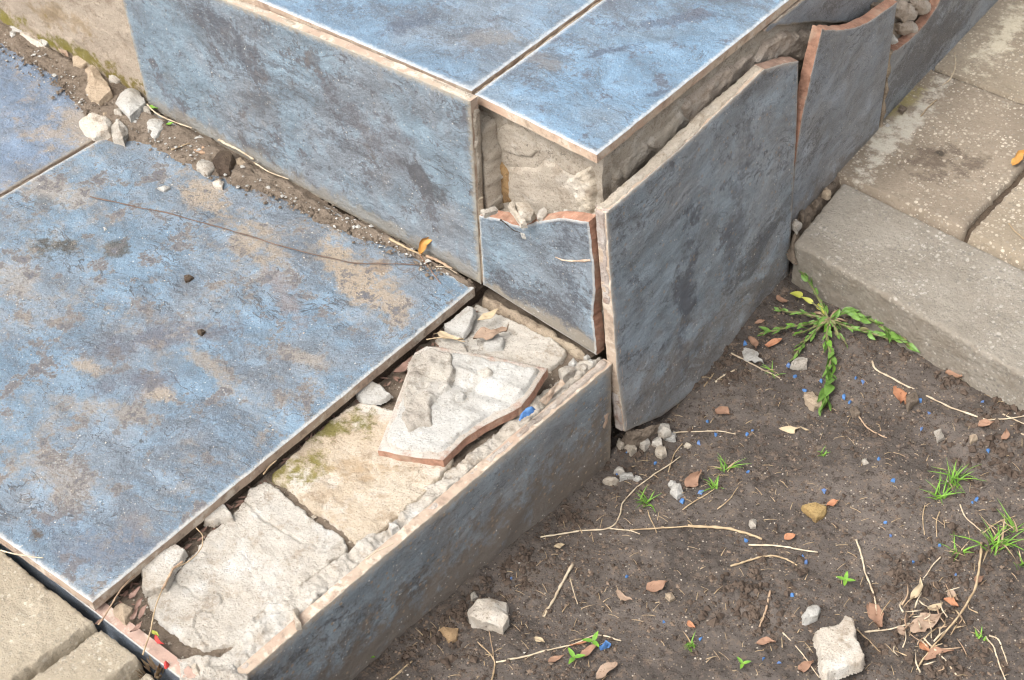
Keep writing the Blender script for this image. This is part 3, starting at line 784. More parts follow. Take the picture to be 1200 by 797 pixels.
ledge = zf(f_riser.px(640, 258)[1] - .004)
def lz(z):
    return lambda x, y: z
hz_ = ledge.o[2]
for i, (poly, h, mm) in enumerate([([(596, 240), (601, 237), (616, 258), (610, 262)], .004, m_mort2), ([(606, 238), (618, 236), (626, 246), (622, 256), (612, 252)], .006, m_mort2), ([(631, 246), (638, 243), (641, 250), (636, 255), (630, 252)], .005, m_mort),
                                   ([(563, 246), (580, 242), (583, 246), (568, 250)], .003, m_mort3), ([(648, 249), (655, 247), (658, 252), (650, 255)], .004, m_mort), ([(661, 246), (670, 244), (673, 251), (664, 254)], .005, m_mort), ([(676, 248), (684, 246), (687, 253), (679, 256)], .005, m_mort)]):
    stone_px('mortar_crumb', poly, lz(hz_), h, mm, i + 3, parent=None, sub=.002)['label'] = ''
crumb_lab = ['thin mortar splinter standing above the broken small tile', 'grey beige mortar chunk on the ledge of the broken riser', 'small white mortar cube on the ledge of the broken riser',
             'flat grey mortar sliver at the left end of the ledge', 'tiny pale crumb in the middle of the broken ledge', 'pale mortar crumb right of centre on the broken ledge', 'rightmost pale mortar crumb on the broken ledge']
for o, l in zip([o for o in COL.objects if o.name.startswith('mortar_crumb')], crumb_lab):
    tag(o, l, 'mortar crumb', 'crumbs on the broken ledge')

# ------------------------------------------------------------------ side wall
f_side = Fr((CW[0], 0, 0), (0, 1, 0), (0, 0, 1))
slab('render_patch', [(.02, .0), (.02, .155), (.34, .150), (.46, .12), (.46, -.03), (.2, -.05)], f_side, m_wall, h=.0015, embed=.002, res=.0016, w=.006, jit=.006, jf=40, amp=.0032, af=70, parent=steps, s=12)
m_lump = rubble('pinkish_mortar', (.49, .41, .335), (.42, .345, .275), (.31, .245, .185), white=(.54, .48, .41), ph=(8, 2, 0))
for i, (poly, h) in enumerate([([(800, 125), (848, 84), (880, 62), (902, 70), (880, 92), (830, 135), (805, 150)], .006), ([(880, 72), (912, 36), (940, 38), (936, 62), (905, 72), (890, 84)], .010), ([(925, 40), (952, 34), (956, 55), (938, 72), (928, 66)], .009),
                               ([(760, 170), (800, 130), (815, 140), (770, 195)], .005), ([(726, 196), (760, 168), (762, 190), (735, 215)], .004)]):
    slab('mortar_lump', f_side.pts(poly, .004), f_side, m_lump if i < 3 else m_wall, h=h * .5 + .0015, embed=.0, res=.0014, w=.003, jit=.004, jf=80, amp=.0030, af=110, parent=steps, s=40 + i)

wt = [m_clay, m_back]
# remaining top strip of a side tile below the landing edge
r4 = f_under.pts([(897, 27, 0), (904, 32, 1), (918, 31, 1), (935, 28, 1), (955, 26.5, 1), (976, 27.5, 1), (1000, 27, 1), (1012, 19, 1), (1021, 13, 1), (1031, 0, 1), (1045, -16, 1), (1060, -40, 0), (950, -40, 0)])
zc = .1600
r4 = [(u, min(v, zc), k) for u, v, k in r4]
tag(tile('tile', r4, f_under, [g_r4, m_clay_old, m_back], parent=steps, s=41, rim=.003), 'leftover top strip of a side tile under the landing edge')
# middle tile with the swept broken top
r2 = f_wall.pts([(964, 34.5, 1), (985, 36, 1), (1002, 33, 1), (1020, 25, 1), (1036, 14, 1), (1052, 2, 0), (1029, 158, 0), (1016, 175, 0), (928, 268, 0), (924, 300, 1), (931, 200, 1), (940, 140, 1), (952, 85, 1)])
tag(tile('tile', r2, f_wall, [g_r2, m_clay, m_back], th=.0088, parent=steps, s=42, rim=.002, flare=.0012, jb=.0014), 'grey side tile with curved broken top')
f_wall2 = Fr(f_wall.w(0, 0, -.0035), f_wall.U, f_wall.V)
r3 = f_wall2.pts([(1039, 64, 1), (1052, 58, 1), (1068, 46, 1), (1085, 28, 1), (1098, 9, 1), (1106, -8, 1), (1112, -30, 1), (1122, -60, 0), (1215, -60, 0), (1172, 0, 0), (1100, 78, 0), (1021, 166, 0)])
tag(tile('tile', r3, f_wall2, [g_r3, m_clay, m_back], th=.0088, parent=steps, s=43, rim=.002, flare=.0012), 'far grey side tile with curved broken top')
V, F = tube_geo(catmull([f_wall.w(*f_wall.px(x, y), -.0012) for x, y in ((1044, 60), (1038, 110), (1032, 155), (1026, 168))], 24), .0022, .0026, 6, .5)
mesh('grout', V, F, m_grout, steps)
# the big loose tile
rb = f_big.pts([(711, 250, 0), (714, 300, 0), (719, 370, 0), (724, 440, 0), (733, 506, 0), (775, 488, 1), (795, 474, 1), (830, 446, 0), (880, 396, 0), (912, 350, 1), (924, 334, 0), (929, 240, 0), (934, 150, 0), (936.5, 71, 1), (925, 73, 1), (910, 77, 1), (896, 81, 0), (800, 172, 0)])
tb = tile('tile', rb, f_big, [g_big, m_clay_old, m_back], th=.0095, parent=steps, s=44, rim=.005, jc=.0008)
tag(tb, 'big loose dark blue tile standing off the side wall')
# white mortar still stuck to its left and top edges
L1 = f_big.w(*f_big.px(711, 250)); L0 = f_big.w(*f_big.px(733, 506))
ve = (L1 - L0); Lg = np.linalg.norm(ve)
slab('mortar_smear', [(0.0, .0012), (Lg, .0012), (Lg, .010), (Lg * .5, .0105), (0, .010)], Fr(L0 + f_big.N * .0, ve, -f_big.N), rubble('pinkish_lime', (.47, .41, .365), (.40, .325, .28), (.30, .18, .13), white=(.54, .5, .46)), h=.0018, embed=.002, res=.0013, w=.001, jit=.0014, jf=120, amp=.0014, af=110, parent=tb)
T0 = f_big.w(*f_big.px(711, 250)); T1 = f_big.w(*f_big.px(896, 81)); ve = T1 - T0; Lg = np.linalg.norm(ve)
slab('mortar_smear', [(.001, 0.002), (Lg, 0.002), (Lg, .010), (Lg * .6, .0112), (Lg * .3, .0095), (.001, .0105)], Fr(T0, ve, -f_big.N), m_mort2, h=.001, embed=.002, res=.0015, w=.001, jit=.0016, amp=.0010, parent=tb)

# ------------------------------------------------------------------ lower side tile and the bed of the missing tread strip
lo_ = f_low.pts([(250, 828, 0), (290, 790.5, 0), (420, 678, 0), (560, 559, 0), (717.5, 426.5, 0), (717, 480, 0)])
ur = f_low.px(717, 480)[0]
tl_ = tile('tile', lo_ + [(ur - .002, -.13), (lo_[0][0], -.13)], f_low, [g_low, m_clay_old, m_back], th=.0085, parent=steps, s=51, rim=.012, jc=.0009)
tag(tl_, 'long dark blue tile facing the lower step, sunk in soil')
slab('chip', f_low.pts([(708, 487), (713, 484), (712, 494), (708, 503), (706, 500), (709, 493)]), f_low, m_clay, h=.0003, embed=.0005, res=.0006, w=.0004, jit=.0005, amp=.0002, parent=tl_)
T1 = f_low.w(*f_low.px(717, 427)); T0 = f_low.w(*f_low.px(250, 828)); ve = T1 - T0; Lg = np.linalg.norm(ve)
m_lime2 = rubble('lime_edge', (.46, .40, .345), (.40, .335, .28), (.29, .225, .18), white=(.52, .48, .43), ph=(3, 3, 0))
slab('mortar_smear', [(0, .0016), (Lg - .001, .0016), (Lg - .001, .0088), (Lg * .6, .0080), (Lg * .3, .0095), (0, .009)], Fr(T0, ve, -f_low.N), m_lime2, h=.0020, embed=.003, res=.0013, w=.0012, jit=.0012, jf=100, amp=.0010, af=120, parent=tl_)

# front side tile, top edge showing by the left pavers
fo = [(-.50, -.0125), (-.118, -.0125), (.012, -.0125), (.012, -.14), (-.50, -.14)]
F0_ = onz(117, 722, -.0125); F1_ = onz(214, 797, -.0125)
tf = tile('tile', [(-.42, -.14), (.128, -.14), (.128, 0.), (-.42, 0.)], Fr(F0_, F1_ - F0_, (0, 0, 1)), [g_front, claymat('dusty_clay', fresh=(.33, .21, .165), old=(.36, .25, .2), grime=(.24, .17, .135), mortar=.45), m_back], th=.0095, parent=steps, s=52, rim=.002)

f13 = zf(-.031)
H13 = .018
def bedpx(l):
    return f13.pts(l, H13)
tilt = lambda g, sdv: .0028 * fbm(g, 25, 3, 77)
s1 = slab('mortar_slab', bedpx([(309, 560), (322, 566), (340, 582), (372, 606), (402, 626), (411, 638), (398, 652), (372, 672), (345, 697), (320, 716), (300, 730), (288, 748), (268, 757), (236, 760), (214, 752), (194, 738), (178, 720), (169, 699), (185, 690), (200, 672), (222, 648), (245, 620), (270, 606), (290, 572)]),
          f13, m_mort, h=H13 - .001, embed=.002, res=.0011, w=.0018, jit=.0028, jf=120, amp=.0013, af=130, parent=steps, s=61, hf=lambda g, d: .0018 * fbm(g, 18, 2, 5) - .0014 * (np.abs(fbm(g, 30, 3, 15)) < .025))
tag(s1, 'large off white mortar slab left where tiles are missing')
m_mossy = rubble('mossy_mortar', (.54, .46, .36), (.46, .37, .27), (.33, .25, .17), white=(.62, .57, .5), ph=(1, 5, 0), stains=[f13.px(338, 543, H13) + (.042, .024, 40, (.20, .17, .045), .95, 60), f13.px(385, 497, H13) + (.055, .020, 48, (.16, .14, .04), .95, 60), f13.px(420, 545, H13) + (.03, .02, 20, (.40, .29, .18), .7, 30)])
s2 = slab('mortar_slab', bedpx([(313, 556), (330, 538), (352, 520), (385, 490), (420, 468), (462, 478), (500, 500), (535, 528), (528, 548), (512, 566), (488, 588), (460, 612), (440, 628), (415, 637), (400, 622), (372, 602), (345, 581)]),
          f13, m_mossy, h=H13 - .0005, embed=.002, res=.0011, w=.0018, jit=.0028, jf=120, amp=.0014, af=120, parent=steps, s=62, hf=tilt)
s3 = slab('mortar_slab', bedpx([(556, 352), (578, 362), (615, 378), (664, 404), (668, 412), (650, 430), (628, 440), (590, 440), (545, 424), (518, 408), (508, 396), (535, 372)]),
          f13, m_mort, h=H13 - .001, embed=.002, res=.0011, w=.0018, jit=.0025, jf=120, amp=.0014, af=120, parent=steps, s=63, hf=tilt)
# crumbling ridge along the side tile
rg = bedpx([(205, 772), (232, 766), (256, 766), (280, 746), (292, 728), (326, 700), (348, 684), (366, 674), (390, 656), (412, 640), (432, 626), (450, 620), (462, 606), (468, 590), (488, 570), (516, 562), (536, 542), (558, 522), (590, 494), (634, 458), (658, 438), (684, 420), (708, 417), (700, 428), (640, 480), (560, 549), (470, 625), (400, 685), (330, 745), (270, 798), (210, 848)])
def ridge(g, sdv):
    a = fbm(g, 34, 3, 91); b = fbm(g, 75, 3, 93)
    st_ = np.round((a + .5 * b) * 3.2) / 3.2
    return .0036 * st_ + .0022 * b + .0012 * fbm(g, 240, 2, 97)
slab('mortar_ridge', rg, f13, m_mort, h=H13 + .0005, embed=.004, res=.0010, w=.0018, jit=.0030, jf=70, amp=.0012, af=140, parent=steps, s=64, hf=ridge)
# cement fillet along the foot of the broken riser tile
slab('cement_fillet', bedpx([(556, 343), (572, 345), (640, 382), (692, 414), (690, 424), (670, 414), (640, 398), (600, 376), (562, 354)]), f13, m_grout, h=H13 + .003, embed=.003, res=.0012, w=.004, jit=.003, amp=.003, af=110, parent=steps, s=65)
slab('cement_fillet', f_plat.pts([(395, 246), (470, 284), (530, 318), (556, 334), (550, 338), (520, 322), (460, 291), (400, 258)]), f_plat, m_dirt, h=.004, embed=.002, res=.0011, w=.004, jit=.002, amp=.0015, af=140, parent=steps, s=66)
slab('cement_fillet', [(-.0045, -.002), (.0025, -.002), (.0025, .085), (-.003, .085)], Fr((ro[1][0] + .001, -.0095, 0), (1, 0, 0), (0.02, 0, 1)), m_grout, h=.001, embed=.003, res=.0011, w=.0012, jit=.001, amp=.001, af=140, parent=steps, s=67)

# ------------------------------------------------------------------ paving and kerb
right = tag(empty('path_right', (.1, .4, -.04)), 'pebbly concrete paving slabs beside the side wall', kind='structure')
PAVZ = -.04
m_pav = concrete('pebble_paver', (.245, .20, .15), (.19, .152, .113), (.56, .49, .39), .8, dens=.40, stains=[(.085, .385, .05, .035, 30, (.10, .075, .055), .8, 25), (.030, .40, .016, .16, 4, (.44, .40, .33), .95, 20), (.012, .44, .014, .05, 0, (.24, .20, .07), .7, 60), (.075, .395, .007, .006, 0, (.05, .04, .03), .9, 80), (.025, .62, .016, .1, 6, (.50, .44, .33), .9, 20), (.02, .40, .012, .04, 0, (.46, .42, .34), .8, 30)])
m_pav2 = concrete('pebble_paver_tan', (.29, .24, .178), (.23, .187, .135), (.56, .49, .39), .8, dens=.38, stains=[(.03, .60, .02, .1, 6, (.52, .46, .35), .9, 20)])
m_kerb = concrete('kerb_concrete', (.30, .268, .222), (.235, .205, .165), (.50, .46, .40), .7, dens=.38, bs=1.7, stains=[(.15, .20, .2, .012, -7, (.20, .165, .125), .6, 30), (.05, .225, .03, .02, 0, (.22, .19, .15), .6, 30), (.2, .26, .05, .02, 20, (.27, .235, .19), .6, 30)])
m_pavl = concrete('sandy_paver', (.38, .325, .245), (.31, .26, .19), (.58, .52, .42), .6, dens=.5, bs=1.5)

def paver(name, poly, z, th, m, parent=None, s=1, bev=.004, amp=.0008, res=.003, jit=.0012):
    P = np.array(poly, float)
    fr = zf(z - th)
    o = slab(name, poly, fr, m, h=th, embed=0.0, res=res, w=bev, jit=jit, jf=60, amp=amp, af=120, parent=parent, s=s)
    return o
fpv = zf(PAVZ); q = fpv.px
p_a = np.array(q(1012, 220)); p_b = np.array(q(1106, 86)); p_c = np.array(q(1131, 274)); p_d = np.array(q(1200, 189))
dy = np.array([-.0, 1.0]); ex = np.array([1., .02])
x0 = .010; xj = p_c[0] + .0
yk = p_a[1] + .001; yj = .5065
g_ = .0014
rows = [(yk, yj - g_), (yj + g_, yj + .2), (yj + .204, yj + .40)]
cols = [(-.02, .1425), (.1425 + .0020, .335), (.339, .53), (.534, .72)]
pi = 0
for r_, (y0, y1) in enumerate(rows):
    for c_, (xa, xb) in enumerate(cols):
        sh = .002 * r_
        paver('paver', [(xa, y0 + .01 * 0), (xb - sh, y0), (xb - sh, y1), (xa, y1)], PAVZ - .002 * ((r_ + c_) % 2), .05, m_pav if (r_, c_) == (0, 0) else m_pav2, right, 70 + pi, bev=.0020, jit=.0013, res=.0022); pi += 1
slab('joint_sand', [(-.02, yk), (.75, yk), (.75, yj + .41), (-.02, yj + .41)], zf(PAVZ - .03), m_dkdirt, h=.0235, res=.012, w=.002, amp=.001, parent=right)
# kerb
fk = zf(-.043); q = fk.px
ka = q(988, 213); kb = q(930.5, 284); k1_ = q(1168, 300); k2_ = q(1200, 440)
ka, kb, k1_, k2_ = map(np.array, (ka, kb, k1_, k2_))
kd = (k1_ - ka) / np.linalg.norm(k1_ - ka); kd2 = (k2_ - kb) / np.linalg.norm(k2_ - kb)
def prism(name, poly, z0, z1, m, bev=.003, res=.004, amp=.0005, parent=None, s=1):
    bm = bmesh.new()
    lo = [bm.verts.new((p[0], p[1], z0)) for p in poly]; hi = [bm.verts.new((p[0], p[1], z1)) for p in poly]
    bm.faces.new(hi); bm.faces.new(lo[::-1]); n = len(poly)
    for i in range(n): bm.faces.new((lo[i], lo[(i + 1) % n], hi[(i + 1) % n], hi[i]))
    bmesh.ops.recalc_face_normals(bm, faces=bm.faces[:])
    bmesh.ops.bevel(bm, geom=bm.edges[:], offset=bev, segments=3, affect='EDGES', profile=.5)
    for it in range(7):
        es = [e for e in bm.edges if e.calc_length() > res]
        if not es: break
        bmesh.ops.subdivide_edges(bm, edges=es, cuts=1, use_grid_fill=True)
        bmesh.ops.triangulate(bm, faces=[f for f in bm.faces if len(f.verts) > 4])
        if len(bm.verts) > 40000: break
    bm.normal_update()
    co = np.array([v.co[:] for v in bm.verts]); d = (fbm(co, 160, 4, s) + .8 * fbm(co, 40, 2, s + 7)) * amp
    for v, k in zip(bm.verts, d): v.co += v.normal * float(k)
    me = bpy.data.meshes.new(name); bm.to_mesh(me); bm.free()
    return link(name, me, [m], parent)
kr = prism('kerb_stone', [tuple(kb), tuple(kb + kd2 * .5), tuple(ka + kd * .5), tuple(ka)], -.14, -.043, m_kerb, s=90, amp=.0008)
tag(kr, 'grey concrete kerb stone between the soil and the paving slabs', 'kerb')

dk = slab('dirt_drift', zf(-.056).pts([(926, 300), (924, 262), (1010, 172), (1100, 80), (1104, 86), (1020, 182), (992, 216), (934, 290), (934, 306)]), zf(-.056), m_dirt, h=.012, embed=.004, res=.0016, w=.004, jit=.003, amp=.004, af=110, s=33)
tag(dk, 'dirt packed between the side wall and the kerb end', kind='stuff')
left = tag(empty('path_left', (-.15, -.5, -.02)), 'sandy concrete paving at the foot of the lower step', kind='structure')
fpl = zf(-.010); q = fpl.px
j1 = np.array(q(113, 733)); j2 = np.array(q(72, 762)); a1 = np.array(q(0, 650)); c1_ = np.array(q(168, 769))
de = np.array([1., .012]); dj2 = j1 - j2; dj2 /= np.linalg.norm(dj2)
yE = float(q(60, 685)[1])
def lp(xa, xb, sk=.35, z=-.010, s=1):
    d = -dj2 * .2
    paver('paver', [(xa, yE), (xb, yE), (xb + d[0], yE + d[1]), (xa + d[0], yE + d[1])], z, .06, m_pavl, left, s, bev=.0026, amp=.0014, jit=.0016, res=.002)
xs_ = j1[0]
lp(xs_ - .20, xs_ - .0015, s=95); lp(xs_ + .0015, c1_[0], s=96, z=-.011); lp(xs_ - .404, xs_ - .204, s=98); lp(c1_[0] + .003, c1_[0] + .10, s=97, z=-.018)
slab('joint_sand', [(-.6, -.412), (.06, -.412), (.06, -.64), (-.6, -.64)], zf(-.06), m_dkdirt, h=.022, res=.01, w=.002, amp=.001, parent=left)

# ------------------------------------------------------------------ loose tile fragment, mortar side up
fr_z = -.0030
f_frag = Fr(onz(540, 480, fr_z), (1, 0, .03), (.02, 1, .05))
fo_px = [(443, 527, 1), (452, 503, 0), (470, 455, 0), (486, 413, 0), (500, 405, 0), (516, 406, 0), (575, 417, 0), (642, 431, 1), (633, 444, 1), (625, 457, 1), (611, 476, 1), (596, 484, 1), (582, 490, 1), (560, 503, 1), (545, 513, 1), (528, 530, 1), (519, 539, 1), (490, 536, 1), (468, 532, 1)]
frag = tag(empty('tile_fragment', f_frag.o), 'broken tile piece lying mortar side up on the exposed bed', 'tile fragment')
m_dust = rubble('dusty_tile_back', (.50, .45, .39), (.44, .38, .32), (.40, .26, .2), white=(.56, .53, .48), ph=(9, 3, 0))
tile('tile', f_frag.pts(fo_px), f_frag, [m_dust, m_clay, m_back], th=.0078, parent=frag, s=71, rim=.002, flare=.0004, jb=.0008)
def groove(g, sdv):
    a = np.array(f_frag.px(520, 428)); b = np.array(f_frag.px(640, 470)); d = b - a; d /= np.linalg.norm(d); n = np.array([-d[1], d[0]])
    t = (g - a) @ n; l = (g - a) @ d
    band = sstep(l, -.012, .004)
    return band * (-.0030 * np.exp(-((t + .013) / .006) ** 2) + .0014 * np.exp(-((t + .001) / .003) ** 2) - .0022 * np.exp(-((t + .026) / .006) ** 2) * sstep(l, .02, .03))
slab('mortar_crust', f_frag.pts([(450, 520), (474, 458), (490, 416), (516, 411), (575, 422), (634, 434), (620, 455), (604, 475), (580, 485), (552, 502), (522, 530), (512, 533), (470, 525)]), f_frag, m_white, h=.0030, embed=.0006, res=.0010, w=.0028, jit=.0030, amp=.0011, af=150, parent=frag, s=72, hf=groove)
slab('mortar_crust', f_frag.pts([(480, 425), (505, 414), (528, 418), (533, 436), (528, 458), (512, 474), (505, 500), (480, 510), (468, 495), (476, 460)]), Fr(f_frag.w(0, 0, .0020), f_frag.U, f_frag.V), m_mort3, h=.0042, embed=.001, res=.0010, w=.003, jit=.0045, jf=80, amp=.0034, af=110, parent=frag, s=73)
slab('mortar_crust', f_frag.pts([(556, 436), (575, 432), (584, 440), (570, 450), (556, 450)]), Fr(f_frag.w(0, 0, .0020), f_frag.U, f_frag.V), m_mort, h=.0035, embed=.001, res=.0011, w=.004, jit=.003, amp=.0014, parent=frag, s=74)

# ------------------------------------------------------------------ flakes and stones lying on the bed
bedz = lambda x, y: -.0125
def flake(name, poly, z, m, h, label, cat='mortar flake', group=None, s=1, tiltv=(0, 0)):
    c = np.mean([onz(x, y, z) for x, y in poly], 0); tiltv = (tiltv[0] * .6, tiltv[1] * .6)
    fr = Fr(c, (1, 0, tiltv[0]), (0, 1, tiltv[1]))
    o = slab(name, fr.pts(poly), fr, m, h=h, embed=.0025, res=.0008, w=.0007, jit=.0016, jf=150, amp=.0006, af=140, s=s)
    return tag(o, label, cat, group)
G1 = 'mortar flakes on the exposed bed'
flake('mortar_flake', [(165, 667), (172, 658), (207, 640), (219, 648), (214, 658), (205, 671), (196, 692), (182, 694), (171, 698), (167, 685)], -.0110, m_mort, .0040, 'flat pale mortar flake leaning on the tread edge near the left corner', group=G1, s=81, tiltv=(-.1, .05))
flake('mortar_flake', [(238, 614), (250, 601), (262, 592), (266, 596), (275, 610), (258, 611), (250, 615)], -.0120, m_mort, .004, 'small triangular mortar flake against the middle of the tread edge', group=G1, s=82)
flake('mortar_flake', [(416, 462), (420, 454), (437, 449), (450, 455), (459, 463), (450, 470), (438, 473), (424, 472)], -.0118, m_white, .002, 'thin white plaster flake left of the upturned tile piece', 'plaster flake', G1, 83, (.05, .1))
flake('mortar_flake', [(519, 381), (528, 376), (537, 369), (548, 360), (556, 362), (555, 374), (549, 388), (543, 395), (535, 389), (523, 390)], -.0095, m_white, .002, 'jagged white plaster flake beside the tread tile corner', 'plaster flake', G1, 84, (.1, .25))
flake('mortar_flake', [(566, 404), (573, 396), (583, 390), (592, 399), (589, 408), (571, 410)], -.0125, m_white, .002, 'small white plaster flake in front of the broken riser tile', 'plaster flake', G1, 85)
flake('mortar_flake', [(517, 400), (530, 396), (541, 402), (552, 415), (535, 413), (522, 408)], -.0125, m_mort, .002, 'pale flake touching the far edge of the upturned tile piece', 'plaster flake', G1, 86)
flake('mortar_flake', [(533, 466), (540, 459), (547, 464), (543, 469), (536, 469)], -.0005, m_white, .002, 'tiny white flake on top of the upturned tile piece', 'plaster flake', G1, 87)
def stone(poly, z, h, m, label, cat='stone', group=None, s=1, **k):
    return tag(stone_px('stone', poly, z if callable(z) else lz(z), h, m, s, **k), label, cat, group)
G2 = 'rubble on the exposed bed'
stone([(131, 716), (141, 705), (156, 712), (155, 725), (146, 728)], -.018, .010, m_tanstone, 'tan stone chip by the front tile at the left corner', group=G2, s=4)
stone([(118, 694), (130, 690), (140, 700), (128, 711), (118, 706)], -.022, .008, m_mort3, 'grey mortar lump under the tread tile left corner', 'mortar lump', G2, 5)
stone([(222, 778), (230, 777), (237, 784), (234, 792), (225, 791)], -.018, .007, m_mort2, 'round mortar pebble at the bottom end of the ridge', 'mortar lump', G2, 6)
stone([(238, 779), (262, 776), (282, 784), (288, 797), (262, 806), (240, 800)], -.019, .010, m_mort3, 'grey crumbled mortar lump at the bottom end of the ridge', 'mortar lump', G2, 7, amp=.003)
stone([(342, 714), (347, 713), (353, 730), (346, 731)], -.010, .006, m_mort2, 'upright mortar splinter on the crumbling ridge', 'mortar splinter', G2, 8)
stone([(455, 612), (464, 610), (468, 616), (459, 620)], -.012, .006, m_white, 'small white chip in the gap beside the long side tile', 'mortar chip', G2, 9)
stone([(655, 432), (664, 428), (674, 430), (672, 438), (660, 441)], -.014, .008, m_mort3, 'rounded grey pebble beside the inner corner of the bed', group=G2, s=10)
for i, (x, y, w, lab) in enumerate([(672, 424, 5, 'white grit crumb against the broken riser tile'), (684, 430, 5, 'grey crumb near the top end of the long side tile'), (692, 424, 4, 'pale crumb in the inner corner beside the dark gap'), (678, 436, 4, 'small crumb just above the ridge top end'), (688, 418, 4, 'crumb touching the foot of the broken riser tile')]):
    stone([(x - w, y), (x, y - w * .8), (x + w, y), (x, y + w * .8)], -.014, .005, (m_white, m_mort3)[i % 2], lab, 'mortar crumb', G2, 20 + i, sub=.002)
# clay shards beside the fragment
V, F = leaf_geo(onz(636, 468, -.008), onz(656, 447, -.006), .006, .1, .05)
hull_rock('clay_shard', [onz(632, 470, -.006), onz(644, 456, -.004), onz(658, 444, -.005), onz(662, 450, -.008), onz(640, 474, -.012), onz(645, 466, -.016)], m_clay, s=3, sub=.002)
tag(COL.objects[-1], 'small red clay shard in the gap right of the upturned tile piece', 'clay shard')
# blue paint scrap on the ridge
flake('paint_scrap', [(608, 491), (609, 485), (616, 479), (626, 477), (621, 482), (614, 487), (612, 490)], .0015, m_blue, .0016, 'bright blue scrap lying on the mortar ridge', 'scrap', s=88)

# ------------------------------------------------------------------ straws, twigs, leaves
def straw(name, pxs, r, m, label, cat='straw', group=None, surf='soil', h=.0015, lift=0.0, r1=None, n=None, flat=1.0):
    P = []
    for i, p in enumerate(pxs):
        hh = p[2] if len(p) > 2 else h
        if surf == 'soil': P.append(spx(p[0], p[1], hh))
        else: P.append(onz(p[0], p[1], surf + hh))
    C_ = catmull(P, n or max(14, 8 * len(P))); k = C_.mean(0)
    C_ = C_ + .0014 * np.column_stack([fbm(C_, 45, 2, 61), fbm(C_, 45, 2, 62), .5 * fbm(C_, 45, 2, 63)])
    r = r * .66; V, F = tube_geo(C_ - k, r, r * .7 if r1 is None else r1, 6, .22, len(label), flat); V = V + (r * .45) * np.column_stack([fbm(V + k, 260, 2, 3), fbm(V + k, 260, 2, 4), fbm(V + k, 260, 2, 5)])
    o = mesh(name, V, F, m, None, Matrix.Translation(Vector(k.tolist())))
    return tag(o, label, cat, group)
def leaf(name, a, b, wr, m, label, cat='dead leaf', group=None, surf='soil', fold=.35, curl=.12, roll=.15, h=.002, h2=None, wave=.04, base=.2):
    f = (lambda x, y, hh: spx(x, y, hh)) if surf == 'soil' else (lambda x, y, hh: onz(x, y, surf + hh))
    A_ = f(a[0], a[1], h); B_ = f(b[0], b[1], h if h2 is None else h2); k = (A_ + B_) / 2
    rl_ = random.Random(len(label) + int(a[0])); A_ = k + (A_ - k) * .88; B_ = k + (B_ - k) * .88
    V, F = leaf_geo(A_ - k, B_ - k, np.linalg.norm(B_ - A_) * wr * rl_.uniform(.7, 1.0), fold, curl, roll=roll + rl_.uniform(-.3, .3), wave=wave + .04, base=base, side=rl_.uniform(-.12, .12))
    Ls = np.linalg.norm(B_ - A_); q_ = V + k; V = V + Ls * np.column_stack([.17 * fbm(q_, 150, 3, 71), .17 * fbm(q_, 150, 3, 72), .2 * np.abs(fbm(q_, 130, 2, 73))])
    n = len(V); me_v = np.vstack([V, V - np.array([0, 0, .0004])])
    F = F + [tuple(i + n for i in reversed(f_)) for f_ in F]
    o = mesh(name, me_v, F, m, None, Matrix.Translation(Vector(k.tolist())))
    return tag(o, label, cat, group)

